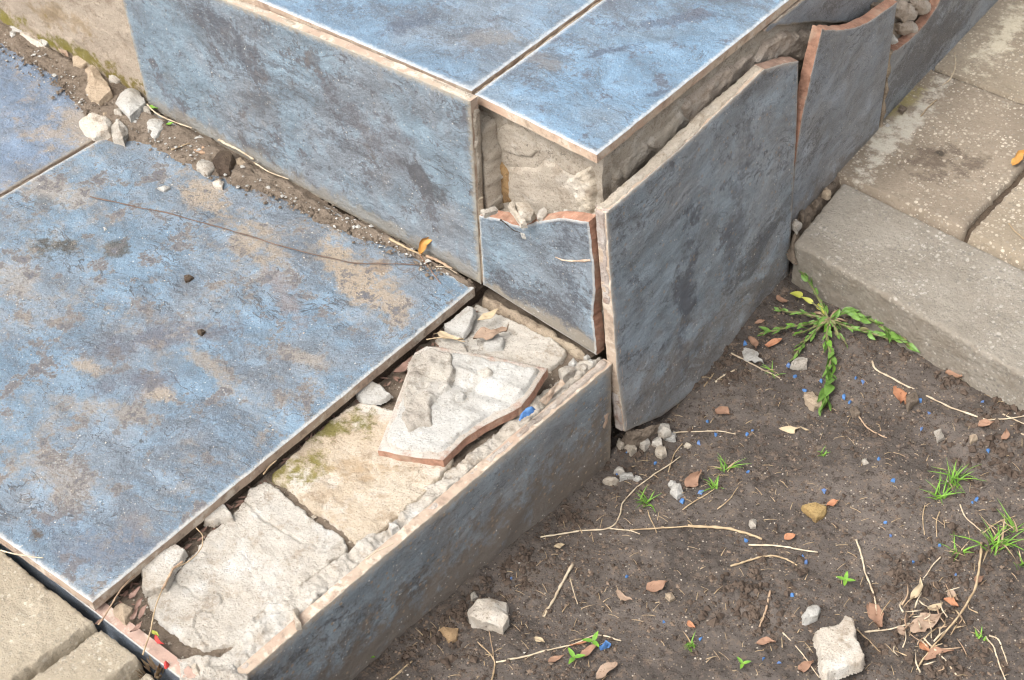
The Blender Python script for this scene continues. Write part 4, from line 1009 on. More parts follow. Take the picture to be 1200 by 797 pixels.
GS = 'dry stalks on the soil'
for pxs, r, m, lab in [
    ([(632, 629), (672, 624), (714, 618), (726, 603), (731, 587), (760, 560), (797, 536)], .0011, m_straw2, 'long kinked straw rising from the lower tile towards the loose tile'),
    ([(714, 619), (735, 621), (750, 626)], .0008, m_straw2, 'short side shoot at the bend of the kinked straw'),
    ([(738, 621), (800, 618), (850, 620)], .0010, m_straw, 'straight straw continuing right from the kinked one'),
    ([(806, 617), (860, 621), (893, 632)], .0019, m_straw, 'thick frayed straw end left of the orange round leaf'),
    ([(672, 662), (655, 692), (638, 722)], .0019, m_straw2, 'thick pale straw stub right of the small tan stone'),
    ([(669, 678), (677, 708)], .0007, m_straw2, 'thin short straw beside the thick pale stub'),
    ([(582, 776), (610, 770), (664, 756), (697, 745), (727, 751)], .0011, m_straw2, 'curved pale stalk at the bottom beside the blue plastic scrap'),
    ([(575, 800), (580, 775), (560, 753)], .0010, m_straw, 'forked twig stub at the bottom edge'),
    ([(573, 738), (579, 772)], .0006, m_twig, 'thin dark twig below the tan stone'),
    ([(453, 800), (483, 775)], .0013, m_straw, 'tan straw in the bottom left of the soil'),
    ([(877, 638), (918, 641), (958, 647)], .0012, m_straw2, 'short straight pale straw under the orange round leaf'),
    ([(855, 663), (880, 656), (900, 652), (920, 655), (935, 663)], .0013, m_straw, 'bent straw with a brown sheath, middle of the soil'),
    ([(902, 693), (896, 717), (888, 741)], .0015, m_twig, 'upright brown stick left of the white pebble'),
    ([(1003, 631), (1014, 665), (1023, 700), (1030, 738)], .0012, m_straw2, 'leaning straw ending on a big brown leaf'),
    ([(917, 741), (938, 763), (960, 795)], .0008, m_straw2, 'thin straw beside the big pale stone, left of it'),
    ([(1004, 738), (1032, 764)], .0009, m_straw, 'short straw right of the big pale stone'),
    ([(1022, 423), (1027, 433), (1045, 443), (1092, 467), (1150, 490), (1204, 510)], .0013, m_straw2, 'long pale straw running along the kerb to the right edge'),
    ([(856, 414), (880, 426), (913, 443)], .0011, m_straw2, 'straw poking out from under the loose tile'),
    ([(838, 447), (846, 440), (862, 432)], .0013, m_straw2, 'short straw at the foot of the loose tile'),
    ([(825, 452), (836, 437)], .0009, m_straw, 'thin straw standing against the loose tile'),
    ([(1150, 636, .004), (1146, 670, .008), (1134, 705, .010), (1104, 745, .006), (1074, 785, .002)], .0014, m_straw, 'long stick leaning across the heap of dead leaves'),
    ([(1014, 741), (1040, 738), (1067, 731)], .0012, m_straw2, 'pale straw on the left side of the leaf heap'),
    ([(1084, 748, .005), (1102, 768), (1121, 791)], .0011, m_straw2, 'straw crossing the lower end of the leaf heap'),
    ([(1155, 745), (1165, 758), (1172, 778), (1179, 797)], .0010, m_straw2, 'left stalk of the pair in the lower right corner'),
    ([(1160, 744), (1170, 748), (1176, 762), (1182, 778)], .0010, m_straw2, 'right stalk of the pair in the lower right corner'),
    ([(1084, 593), (1082, 610), (1083, 626)], .0007, m_straw, 'thin upright stalk left of the largest grass tuft'),
    ([(1103, 652), (1093, 664), (1083, 678)], .0009, m_straw2, 'short straw just above the leaf heap'),
    ([(1125, 590), (1132, 606), (1150, 623)], .0009, m_straw2, 'stalk joining the two right hand grass tufts'),
    ([(1102, 600), (1098, 612), (1097, 628)], .0007, m_straw, 'thin stalk under the largest grass tuft'),
    ([(757, 523), (775, 512), (800, 507), (838, 505), (862, 509)], .0009, m_straw2, 'arched straw just below the loose tile'),
    ([(783, 552), (790, 533), (800, 520)], .0008, m_straw, 'small straw branching off the arched one'),
    ([(1175, 485), (1205, 498)], .0009, m_straw2, 'upper straw at the right edge beside the kerb'),
    ([(1148, 494), (1180, 490), (1204, 486)], .0010, m_straw2, 'straw over the two brown leaves at the right edge'),
    ([(800, 598), (818, 585), (836, 572)], .0009, m_straw, 'tan stalk beside the middle grass tuft'),
    ([(840, 597), (855, 583), (866, 570)], .0008, m_straw, 'thin stalk right of the middle grass tuft'),
    ([(1006, 488), (1016, 500), (1030, 508), (1040, 513)], .0010, m_twig, 'crooked brown root right of the weed'),
    ([(760, 598), (768, 620), (774, 648)], .0007, m_straw, 'thin straw hanging from the left grass tuft'),
    ([(1152, 625), (1170, 612), (1190, 605)], .0009, m_straw, 'dry stalk inside the right hand grass tuft'),
]:
    straw('dry_stalk', pxs, r, m, lab, 'straw', GS)
GL = 'dead leaves on the soil'
for a, b, wr, m, lab, cl in [
    ((1050, 453), (1055, 476), .75, m_leafo, 'rust leaf under the long pale straw near the kerb', .1),
    ((1064, 465), (1060, 476), .8, m_leafo, 'tiny orange leaf touching the rust leaf near the kerb', .1),
    ((1107, 434), (1128, 446), .55, m_leafb, 'brown leaf against the foot of the kerb', .25),
    ((1144, 500), (1166, 497), .65, m_leafb, 'left of the two brown leaves at the right edge', .15),
    ((1173, 516), (1182, 503), .8, m_leafb, 'right of the two brown leaves at the right edge', .1),
    ((894, 407), (916, 399), .5, m_leafo, 'narrow reddish leaf left of the weed', .15),
    ((877, 395), (886, 416), .4, m_leafb, 'brown leaf curled by the loose tile foot', .25),
    ((884, 380), (897, 376), .7, m_leafb, 'small dark leaf behind the reddish one', .1),
    ((910, 347), (924, 361), .35, m_leafb, 'brown leaf tucked between weed and loose tile', .3),
    ((803, 572), (821, 553), .62, m_leafb, 'folded brown leaf beside the blue chip and grass', .25),
    ((967, 592), (984, 588), .85, m_leafo, 'round red brown leaf beside the yellow stone', .1),
    ((919, 632), (934, 628), .85, m_leafo, 'bright orange round leaf in the middle of the soil', .1),
    ((884, 754), (911, 756), .55, m_leafb, 'brown leaf lying left of the big pale stone', .2),
    ((1016, 707), (1030, 742), .62, m_leafb, 'big brown leaf under the tip of the leaning straw', .15),
    ((1062, 741), (1104, 723), .55, m_leafg, 'big folded grey brown leaf on top of the heap', .2),
    ((1106, 700), (1123, 715), .5, m_leafo, 'rust leaf on the upper right of the heap', .25),
    ((1080, 773), (1122, 764), .38, m_leafb, 'long brown leaf at the foot of the heap', .1),
    ((1066, 700), (1079, 682), .45, m_husk, 'pale husk standing above the leaf heap', .2),
    ((1086, 715), (1104, 709), .6, m_husk, 'tan leaf in the middle of the heap', .2),
    ((1079, 752), (1090, 768), .7, m_leafo, 'red leaf under the long stick in the heap', .1),
    ((1112, 690), (1124, 706), .6, m_leafg, 'grey leaf behind the rust leaf on the heap', .15),
    ((1050, 735), (1062, 750), .6, m_leafg, 'dark leaf on the left flank of the heap', .15),
    ((1143, 684), (1152, 676), .8, m_leafb, 'small brown leaf below the right hand grass tuft', .1),
    ((933, 785), (956, 775), .6, m_leafb, 'tan brown leaf left of the big stone at the bottom', .1),
    ((805, 728), (815, 737), .7, m_leafo, 'small orange leaf above the seedling at the bottom', .1),
    ((757, 690), (785, 684), .72, m_leafb, 'jagged brown leaf right of the pale straw stub', .2),
    ((626, 746), (641, 755), .55, m_husk, 'tan husk above the curved pale stalk', .1),
    ((647, 641), (663, 638), .45, m_husk, 'tiny tan leaf just below the kinked straw', .05),
    ((722, 692), (742, 706), .3, m_leafg, 'grey bark strip above the curved stalk', .05),
    ((640, 776), (662, 768), .5, m_leafb, 'brown leaf under the curved pale stalk', .1),
    ((680, 770), (702, 758), .5, m_leafb, 'dark leaf left of the blue plastic scrap', .1),
    ((690, 752), (665, 757), .3, m_leafo, 'narrow rust leaf on the curved pale stalk', .1),
    ((836, 480), (858, 488), .6, m_leafb, 'flat dark leaf between loose tile and husk', .05),
    ((700, 797), (726, 778), .55, m_leafg, 'grey leaf at the bottom edge near the seedling', .1),
]:
    leaf('dead_leaf', a, b, wr, m, lab, 'dead leaf', GL, curl=cl)
leaf('seed_husk', (908, 502), (952, 505), .24, m_husk, 'smooth pale oval husk below the weed', 'husk', fold=-.3, curl=.0, roll=0, wave=0, h=.004, base=.05)
leaf('pale_leaf', (870, 410), (897, 430), .5, m_white, 'whitish bleached leaf left of the weed', 'dead leaf', curl=.1)
# extra wispy dry grass inside the heap
heap = tag(empty('dry_grass_clump', spx(1090, 735)), 'tangle of dry grass blades under the heap of dead leaves', 'dry grass')
rr = random.Random(5)
for i in range(46):
    x = rr.gauss(1085, 24); y = rr.gauss(732, 20); a = rr.uniform(0, 6.28); L = rr.uniform(8, 26)
    p0 = spx(x, y, rr.uniform(.001, .006)); p1 = spx(x + L * .5 * math.cos(a) + rr.uniform(-4, 4), y + L * .5 * math.sin(a), rr.uniform(.003, .010)); p2 = spx(x + L * math.cos(a), y + L * math.sin(a), rr.uniform(.001, .005))
    V, F = tube_geo(catmull([p0, p1, p2], 8), rr.uniform(.0004, .0009), .0003, 4, .2, i)
    mesh('blade', V, F, rr.choice([m_straw, m_straw2, m_twig]), heap)

# ------------------------------------------------------------------ stones on the soil
GB = 'stones lying on the soil'
stone([(548, 714), (560, 702), (594, 706), (596, 722), (589, 736), (575, 733), (552, 722)], sz, .014, m_lime, 'grey beige wedge shaped stone below the long side tile', 'stone', GB, 31, skirt=1.02, amp=.0011)
bz = sz(984, 770) + .002
flake('stone', [(954, 748), (962, 743), (980, 738), (990, 728), (1000, 735), (1003, 752), (1008, 764), (1013, 776), (1008, 784), (994, 788), (984, 793), (968, 798), (961, 792), (960, 775)], bz + .008, m_lime, .0075, 'big pale rough mortar lump left of the leaf heap', 'stone', GB, 32, (.08, -.12))
stone([(940, 718), (952, 709), (961, 711), (959, 721), (948, 728), (942, 725)], sz, .007, m_white, 'smooth white pebble above the big pale lump', 'pebble', GB, 33)
stone([(928, 424), (936, 418), (946, 420), (946, 428), (936, 430)], sz, .006, m_mort3, 'small grey pebble touching the weed', 'pebble', GB, 34)
stone([(943, 462), (952, 459), (962, 466), (963, 476), (954, 475), (946, 469)], sz, .006, m_tanstone, 'tan pebble left of the weed tip', 'pebble', GB, 35)
stone([(941, 592), (956, 588), (969, 593), (966, 603), (957, 606), (949, 598)], sz, .007, rubble('ochre_stone', (.40, .28, .12), (.34, .22, .09), (.2, .13, .06)), 'ochre stone beside the round red brown leaf', 'stone', GB, 36)
stone([(514, 738), (520, 735), (537, 736), (535, 747), (525, 750)], sz, .005, rubble('brown_chip', (.40, .27, .15), (.34, .22, .12), (.22, .14, .08)), 'flat brown stone left of the wedge shaped stone', 'stone', GB, 37)
stone([(549, 696), (556, 693), (560, 699), (553, 702)], sz, .005, m_mort3, 'small blue grey pebble behind the wedge shaped stone', 'pebble', GB, 38)
stone([(780, 696), (787, 694), (792, 700), (785, 704)], sz, .005, m_tanstone, 'small tan pebble right of the jagged brown leaf', 'pebble', GB, 39)
stone([(878, 610), (885, 609), (886, 616), (880, 617)], sz, .004, m_mort3, 'tiny grey pebble above the orange round leaf', 'pebble', GB, 40)
stone([(1010, 738 - 200), (1016, 536), (1018, 542), (1012, 544)], sz, .004, m_mort3, 'tiny grey pebble below the pale oval husk', 'pebble', GB, 41)
stone([(996, 478), (1004, 475), (1008, 483), (1000, 487)], sz, .006, m_dirt, 'small brown clod right of the weed tip', 'clod', GB, 42)
stone([(1095, 505), (1103, 502), (1107, 512), (1099, 516)], sz, .006, m_mort3, 'grey pebble under the long pale straw', 'pebble', GB, 43)
stone([(1136, 510), (1144, 508), (1145, 515), (1138, 517)], sz, .005, m_tanstone, 'reddish tan pebble below the two brown leaves', 'pebble', GB, 44)
stone([(1062, 463), (1073, 459), (1077, 468), (1066, 473)], sz, .006, m_dirt, 'brown clod beside the tiny orange leaf', 'clod', GB, 45)
GM = 'pale mortar crumbs below the loose tile'
for i, (x, y, w, h, m, lab) in enumerate([
    (777, 502, 9, 6, m_mort, 'largest pale crumb right under the loose tile bottom edge'), (784, 510, 7, 5, m_white, 'white crumb just right of the largest one'), (770, 517, 6, 6, m_mort, 'pale crumb under the largest one'),
    (775, 528, 7, 6, m_mort2, 'beige crumb lowest below the loose tile'), (755, 517, 6, 5, m_mort, 'pale crumb on the brown clod'), (739, 523, 7, 5, m_mort2, 'beige crumb beside a blue chip at the tile gap'),
    (727, 519, 5, 5, m_mort2, 'small beige crumb at the end of the long side tile'), (726, 550, 6, 4, m_mort, 'round pale crumb right of the long side tile end'), (735, 557, 8, 4, m_white, 'flat white crumb beside the round pale crumb'),
    (747, 560, 5, 3, m_white, 'small white crumb right of the flat one'), (716, 561, 9, 3, m_mort2, 'long beige flake near the long side tile end'), (793, 574, 7, 8, m_white, 'white crumb left of the folded brown leaf'),
    (788, 566, 5, 3, m_white, 'little white crumb above the other by the folded leaf'), (806, 521, 4, 3, m_mort2, 'lone beige crumb below the arched straw'), (790, 508, 3, 3, m_white, 'tiny white crumb at the far end below the tile')]):
    stone([(x - w, y + h * .2), (x - w * .4, y - h), (x + w * .6, y - h * .8), (x + w, y + h * .3), (x + w * .1, y + h)], sz, .0022 + w * .0005, m, lab, 'mortar crumb', GM, 50 + i, sub=.002)
hull = [spx(x, y, h) for x, y, h in ((733, 506, .012), (757, 500, .016), (760, 512, .012), (752, 522, .002), (734, 526, .0), (728, 516, .004), (745, 510, .018), (775, 496, .014), (772, 506, .006))]
tag(hull_rock('soil_clod', hull, m_dirt, s=6, sub=.0025, amp=.002), 'brown clod wedged under the left corner of the loose tile', 'clod')

# ------------------------------------------------------------------ blue chips
m_chips = [m_blue, plain('dull_blue_chip', (.08, .14, .30), (.12, .2, .38), 300, .5)]
chips = [(829, 493, 3), (839, 509, 4), (819, 518, 4.5), (734, 527, 4), (723, 555, 4), (821, 576, 7), (800, 586, 4.5), (768, 542, 2.5), (679, 570, 2.5), (877, 552, 3), (1047, 562, 3.5), (966, 574, 4), (1145, 584, 3.5), (1038, 611, 3), (1044, 627, 3),
         (874, 632, 3.5), (941, 652, 4), (945, 658, 4), (1101, 638, 4.5), (928, 696, 4.5), (1120, 673, 2.5), (821, 748, 3.5), (895, 771, 3), (913, 776, 3.5), (1030, 537, 3), (1070, 658, 2.5), (924, 427, 3.5), (932, 440, 3), (943, 457, 4), (1011, 447, 3.5), (1003, 442, 2.5),
         (1079, 468, 4), (1089, 484, 4.5), (873, 401, 5), (989, 464, 4.5), (1080, 502, 3.5), (882, 504, 3.5), (963, 445, 3.5), (599, 677, 2.5), (734, 675, 3), (996, 470, 3), (1152, 470, 3), (1158, 527, 3.5), (875, 508, 3), (880, 398, 4), (1140, 588, 2.5), (778, 728, 2.5)]
for i, (x, y, w) in enumerate(chips):
    a = i * 1.7; pl = [(x + w * .6 * (1 + .45 * math.sin(i * 3 + k * 2.2)) * math.cos(a + k * 1.26), y + w * .5 * (1 + .45 * math.cos(i * 2 + k * 2.7)) * math.sin(a + k * 1.26)) for k in range(5)]
    tag(stone_px('blue_chip', pl, sz, .0018, m_chips[i % 3 == 2], i, sub=.003, amp=.0003), 'tiny blue chip scattered on the dark soil', 'chip', 'blue chips scattered on the soil')
scrap = [spx(x, y, h) for x, y, h in ((702, 757, .002), (710, 748, .006), (717, 754, .004), (715, 760, .001), (704, 762, .001), (708, 755, .008))]
tag(hull_rock('plastic_scrap', scrap, m_blue, s=9, sub=.002, amp=.0016), 'crumpled bright blue plastic scrap at the end of the curved stalk', 'scrap')

# ------------------------------------------------------------------ green plants
def blades(root, x, y, n, L, spread, m, seed, lean=(0, 0)):
    r = random.Random(seed)
    for i in range(n):
        p0 = spx(x + r.gauss(0, spread * .35), y + r.gauss(0, spread * .3), 0); a = r.uniform(0, 6.28); l = L * r.uniform(.5, 1.1); out = r.uniform(.3, .9)
        d = np.array([math.cos(a) * out + lean[0], math.sin(a) * out + lean[1], r.uniform(.25, .8)]); d /= np.linalg.norm(d)
        mid = p0 + d * l * .55; tip = p0 + d * l + np.array([d[0], d[1], -.35]) * l * .25
        C_ = catmull([p0, mid, tip], 7); w = r.uniform(.0008, .0016)
        sdv = np.cross(d, (0, 0, 1)); sdv /= np.linalg.norm(sdv) + 1e-9
        V = []; F = []
        for j, c in enumerate(C_):
            ww = w * (1 - (j / 6) ** 2 * .95); V += [c - sdv * ww * .5 + (0, 0, .0002), c - np.array([0, 0, .0002]), c + sdv * ww * .5 + (0, 0, .0002)]
        for j in range(6):
            for k in (0, 1): F.append((j * 3 + k, j * 3 + k + 1, j * 3 + k + 4, j * 3 + k + 3))
        mesh('blade', V, F, m if r.random() < .85 else m_straw, root)
for x, y, n, L, sp, lab in [(1118, 562, 26, .022, 14, 'largest green grass tuft, right of the middle of the soil'), (1100, 582, 14, .016, 9, 'short grass sprouts just below the largest tuft, left'), (1165, 640, 30, .024, 16, 'spreading green grass tuft right above the leaf heap'),
                            (1122, 648, 14, .016, 10, 'small grass tuft left of the spreading one'), (1188, 622, 12, .022, 8, 'tall grass blades near the right edge'), (850, 552, 16, .016, 10, 'middle grass tuft right of the folded brown leaf'), (838, 572, 12, .012, 8, 'low grass sprigs just below the middle tuft'),
                            (756, 590, 18, .014, 9, 'grass tuft growing beside the kinked straw'), (905, 437, 9, .010, 7, 'little grass sprig beside the bleached leaf'), (812, 756, 12, .010, 9, 'tiny grass sprig in the lower middle of the soil'), (1197, 662, 10, .016, 6, 'grass at the right edge below the tall blades'), (965, 533, 8, .007, 6, 'faint grass sprouts below the pale oval husk'),
                            (1150, 748, 10, .006, 10, 'moss like sprouts by the pair of stalks')]:
    g = tag(empty('grass_tuft', spx(x, y)), lab, 'grass tuft', 'grass tufts in the soil'); blades(g, x, y, n, L, sp, m_green, int(x))
def seedling(x, y, L, n, lab, surf=None, m=None):
    p = spx(x, y) if surf is None else onz(x, y, surf)
    g = tag(empty('seedling', p), lab, 'seedling', 'seedlings')
    V, F = tube_geo(catmull([p, p + (0, 0, L * .5), p + (0, 0, L * .8)], 5), .0006, .0005, 5); mesh('stem', V, F, m_stem, g)
    for i in range(n):
        a = i * 6.28 / n + x; d = np.array([math.cos(a), math.sin(a), .35])
        V, F = leaf_geo(p + (0, 0, L * .75), p + (0, 0, L * .75) + d * L, L * .5, .2, -.1); mesh('leaf', V, F, m or m_green, g)
seedling(990, 685, .007, 4, 'bright green seedling left of the leaning straw'); seedling(673, 776, .008, 3, 'small green seedling under the curved pale stalk'); seedling(695, 757, .008, 3, 'green sprout beside the blue plastic scrap')
seedling(431, 775, .006, 2, 'lone green sprout at the foot of the long side tile'); seedling(870, 782, .006, 3, 'little seedling at the bottom edge left of the big lump'); seedling(233, 613, .004, 2, 'tiny green sprout under the tread edge', -.012)

# the weed in the corner of kerb and wall
C0 = spx(971, 374, .010)
weed = tag(empty('weed', spx(971, 374)), 'sprawling green weed with leafy shoots in the corner by the kerb', 'weed')
shoots = [([(970, 395, .008), (975, 420, .006), (971, 447, .004), (967, 482, .003)], 12, (.007, .020), m_green2), ([(992, 366, .012), (1026, 378, .012), (1050, 396, .009), (1078, 404, .006)], 20, (.009, .016), m_green2), ([(955, 390, .006), (940, 405, .005), (927, 424, .003)], 10, (.006, .010), m_green2),
          ([(945, 381, .007), (915, 387, .006), (886, 391, .004)], 12, (.006, .010), m_green2), ([(945, 368, .008), (925, 365, .007), (909, 361, .005)], 9, (.005, .009), m_green2), ([(962, 355, .012), (945, 328, .016), (934, 314, .018), (927, 303, .02)], 10, (.006, .011), m_green2),
          ([(981, 385, .007), (990, 404, .004)], 6, (.006, .009), m_green2), ([(958, 360, .010), (938, 346, .009)], 2, (.009, .014), m_ygreen), ([(990, 382, .007), (1012, 390, .006), (1040, 400, .006)], 11, (.007, .011), m_green2), ([(950, 384, .006), (935, 390, .005)], 5, (.006, .009), m_green2)]
rw = random.Random(3)
for i in range(9):
    a = rw.uniform(0, 6.28); e_ = spx(971 + 22 * math.cos(a), 376 + 15 * math.sin(a), .004)
    V, F = tube_geo(catmull([C0 - (0, 0, .004), (C0 + e_) / 2 + (0, 0, .002), e_], 7), .0011, .0007, 5, .2, i); mesh('dry_stem', V, F, m_twig, weed)
for k, (pxs, n, (l0, l1), mm) in enumerate(shoots):
    P = catmull([C0] + [spx(x, y, h) for x, y, h in pxs], 22); P = P + np.linspace(0, 1, 22)[:, None] * .0045 * np.column_stack([fbm(P, 60, 2, k), fbm(P, 60, 2, k + 40), .6 * fbm(P, 60, 2, k + 80)])
    V, F = tube_geo(P, .0012, .0006, 6, .15, k); st_ = mesh('shoot', V, F, m_stem, weed)
    n = int(n * 2.1)
    for i in range(n):
        t = (i + .6) / n; j = min(20, int(t * 20)); p = P[j]; d = P[j + 1] - P[j]; d /= np.linalg.norm(d); sdv = np.cross(d, (0, 0, 1)); sg = 1 if i % 2 else -1
        last = i >= n - 2
        L = l0 + (l1 - l0) * (t if k in (0, 1, 8) else rw.random()); L *= rw.uniform(.7, 1.15)
        q_ = d * (.9 if not last else 1.1) + sdv * sg * rw.uniform(.05, .5) * (1 if not last else .4) + np.array([0, 0, rw.uniform(-.1, .5)])
        q_ /= np.linalg.norm(q_)
        V, F = leaf_geo(p, p + q_ * L, L * rw.uniform(.40, .58), .3, rw.uniform(-.3, .1), n=8, roll=rw.uniform(-1.2, 1.2), base=.08, side=rw.uniform(-.15, .15), wave=.05)
        mesh('leaf', V, F, mm if rw.random() < .86 else rw.choice([m_stem, m_green, m_stem]), st_)

# ------------------------------------------------------------------ debris on the lower tread
slab('dirt_drift', f_plat.pts([(-30, 0), (20, 28), (80, 62), (150, 96), (172, 122), (240, 158), (300, 188), (370, 228), (440, 266), (520, 310), (548, 327), (525, 321), (470, 300), (440, 288), (400, 274), (372, 262), (330, 240), (290, 226), (252, 208), (228, 200), (190, 186), (160, 172), (128, 166), (108, 142), (84, 122), (60, 96), (36, 76), (10, 62), (-30, 44)]),
     f_plat, m_dirt, h=.0032, embed=.0012, res=.0014, w=.012, jit=.010, jf=45, amp=.0028, af=120, s=95)
tag(COL.objects[-1], 'brown dirt drifted along the foot of the riser', kind='stuff')
GD = 'stones on the tread by the riser'
pz = 0.002
for poly, h, m, lab, cat in [
    ([(100, 82), (104, 77), (114, 75), (122, 88), (130, 105), (126, 114), (115, 119), (104, 114), (101, 98)], .010, m_tanstone, 'largest oblong tan stone on the tread by the bare riser', 'stone'),
    ([(136, 118), (142, 110), (146, 104), (158, 106), (168, 114), (170, 120), (160, 132), (152, 136), (144, 128)], .010, m_white, 'jagged white plaster lump beside the riser tile lower corner', 'plaster lump'),
    ([(95, 142), (108, 134), (124, 136), (130, 142), (126, 152), (110, 158), (98, 152)], .009, m_lime, 'pale rounded stone at the end of the tread joint', 'stone'),
    ([(129, 152), (138, 138), (146, 145), (150, 154), (144, 162), (132, 162)], .009, m_mort3, 'grey angular stone next to the tread joint', 'stone'),
    ([(170, 146), (174, 139), (190, 140), (196, 146), (186, 154), (181, 164), (176, 156)], .006, m_white, 'thin white plaster piece beside a green leaf bit', 'plaster flake'),
    ([(84, 68), (90, 60), (100, 64), (102, 72), (94, 78), (86, 76)], .009, m_tanstone, 'small tan stone behind the largest one', 'stone'),
    ([(24, 38), (32, 37), (54, 54), (50, 58), (40, 54)], .006, m_lime, 'long pale pebble in the upper left', 'pebble'),
    ([(12, 31), (20, 27), (32, 30), (28, 35), (14, 36)], .005, m_white, 'flat whitish pebble in the upper left corner', 'pebble'),
    ([(47, 46), (53, 44), (57, 49), (52, 54), (47, 52)], .006, m_white, 'round white pebble right of the long one', 'pebble'),
    ([(11, 37), (16, 34), (19, 40), (14, 44)], .005, m_white, 'small white pebble left of the long one', 'pebble'),
    ([(0, 12), (4, 9), (6, 14), (2, 18)], .005, m_white, 'white pebble cut by the left edge', 'pebble'),
    ([(73, 48), (78, 46), (82, 51), (77, 54)], .004, m_white, 'tiny white pebble near the bare riser', 'pebble'),
    ([(126, 82), (140, 80), (146, 88), (136, 98), (128, 94)], .008, m_mort3, 'grey stone tucked behind the white plaster lump', 'stone'),
    ([(80, 58), (88, 55), (92, 62), (84, 66)], .007, m_dirt, 'dark clod behind the small tan stone', 'clod'),
    ([(222, 172), (232, 165), (250, 172), (250, 178), (236, 180)], .004, rubble('pink_flake', (.52, .34, .22), (.44, .29, .19), (.3, .2, .13)), 'pinkish flat flake lying at the riser foot', 'flake'),
    ([(230, 195), (237, 184), (250, 190), (251, 196), (243, 202)], .006, m_mort3, 'grey square chip at the riser foot', 'chip'),
    ([(250, 188), (258, 176), (272, 180), (275, 188), (268, 198), (256, 198)], .009, m_dkdirt, 'dark crumbly clod at the riser foot', 'clod'),
    ([(276, 186), (282, 184), (288, 191), (280, 194)], .005, m_tanstone, 'small tan pebble right of the dark clod', 'pebble'),
    ([(250, 214), (257, 209), (262, 213), (260, 219), (252, 219)], .004, m_lime, 'small pale pebble on the stained tread', 'pebble'),
    ([(185, 220), (193, 217), (198, 219), (192, 223)], .003, m_white, 'little white flake alone on the blue tread', 'flake'),
    ([(228, 162), (234, 158), (239, 161), (234, 165)], .004, m_white, 'white crumb against the riser tile', 'crumb'),
    ([(289, 198), (295, 196), (300, 204), (292, 208)], .005, m_dirt, 'brown clod right of the small tan pebble', 'clod'),
    ([(134, 128), (141, 126), (143, 134), (137, 138)], .006, m_mort3, 'grey crumb between white lump and angular stone', 'crumb'),
    ([(158, 92), (164, 94), (163, 100), (157, 98)], .005, m_white, 'white crumb in the corner below the bare riser', 'crumb'),
    ([(166, 128), (173, 122), (176, 130), (168, 133)], .006, m_mort3, 'grey crumb at the riser tile lower corner', 'crumb'),
    ([(120, 232 - 100), (125, 130), (127, 134), (122, 136)], .003, m_tanstone, 'tan crumb above the pale rounded stone', 'crumb'),
    ([(216, 327 - 4), (221, 321), (227, 324), (222, 328), (217, 328)], .003, m_dkdirt, 'small dirt crumb alone in the middle of the tread', 'crumb'),
    ([(231, 387), (237, 385), (240, 388), (236, 391), (232, 390)], .003, m_dkdirt, 'small dark crumb near the purple grey streak', 'crumb'),
    ([(120, 266), (123, 265), (126, 268), (122, 270)], .002, m_white, 'white grain above the right dark spot', 'crumb'),
]:
    stone(poly, pz - .002, h, m, lab, cat, GD, len(lab), sub=.0025)
GW = 'stalks and litter on the tread'
straw('dry_stalk', [(105, 231), (160, 242), (250, 264), (330, 288), (400, 306), (450, 309), (512, 311)], .0009, plain('dark_stalk', (.10, .07, .055), (.16, .11, .085), 150, .8), 'long thin brown stalk lying across the tread', 'stalk', GW, surf=0., h=.0012, n=40)
straw('dry_stalk', [(172, 122), (190, 136), (225, 150)], .0011, m_straw2, 'pale straw leaning on the riser tile lower left corner', 'straw', GW, surf=0., h=.006)
straw('dry_stalk', [(256, 164), (275, 174), (297, 187)], .0020, m_straw2, 'thick pale stalk piece at the riser foot', 'straw', GW, surf=0., h=.005, flat=.6)
straw('dry_stalk', [(298, 190), (318, 202), (338, 210)], .0010, m_straw2, 'thin pale straw following the thick stalk piece', 'straw', GW, surf=0., h=.004)
straw('dry_stalk', [(455, 279), (478, 291), (495, 299)], .0018, m_straw, 'tan stalk left of the amber leaf', 'straw', GW, surf=0., h=.005)
straw('dry_stalk', [(500, 300), (515, 306), (531, 314)], .0022, m_twig, 'thick brown stalk under the amber leaf', 'straw', GW, surf=0., h=.006)
straw('dry_stalk', [(493, 299, .005), (505, 315, .003), (518, 332, .001)], .0007, m_leafb, 'thin stem of the amber leaf hanging over the tread', 'stalk', GW, surf=0.)
straw('dry_stalk', [(512, 312), (525, 313), (537, 320)], .0006, m_straw2, 'fine straw end near the tread corner', 'straw', GW, surf=0., h=.004)
straw('dry_stalk', [(48, 26, .012), (60, 40, .008), (68, 52, .003)], .0009, m_straw2, 'straw leaning against the mossy bare riser', 'straw', GW, surf=0.)
straw('dry_stalk', [(200, 176), (212, 172), (222, 168)], .0010, m_straw, 'short straw beside the pinkish flake', 'straw', GW, surf=0., h=.004)
leaf('amber_leaf', (491, 299), (504, 272), .55, m_yleaf, 'upright curled amber leaf at the riser foot', 'dead leaf', surf=0., fold=.7, curl=-.1, h=.004, h2=.024, roll=.9)
leaf('green_leaf_bit', (174, 124), (186, 130), .4, m_green, 'green leaf bit by the riser tile lower corner', 'leaf', surf=0., h=.004)
leaf('green_leaf_bit', (194, 146), (205, 145), .55, m_green, 'bright green leaf bit beside the thin white plaster piece', 'leaf', surf=0., h=.004)
leaf('dead_leaf', (68, 50), (80, 72), .4, m_leafg, 'grey dry leaf among stones by the bare riser', 'dead leaf', surf=0., h=.005)
leaf('dead_leaf', (112, 70), (128, 80), .4, m_straw2, 'pale dry blade behind the largest stone', 'dead leaf', surf=0., h=.012)
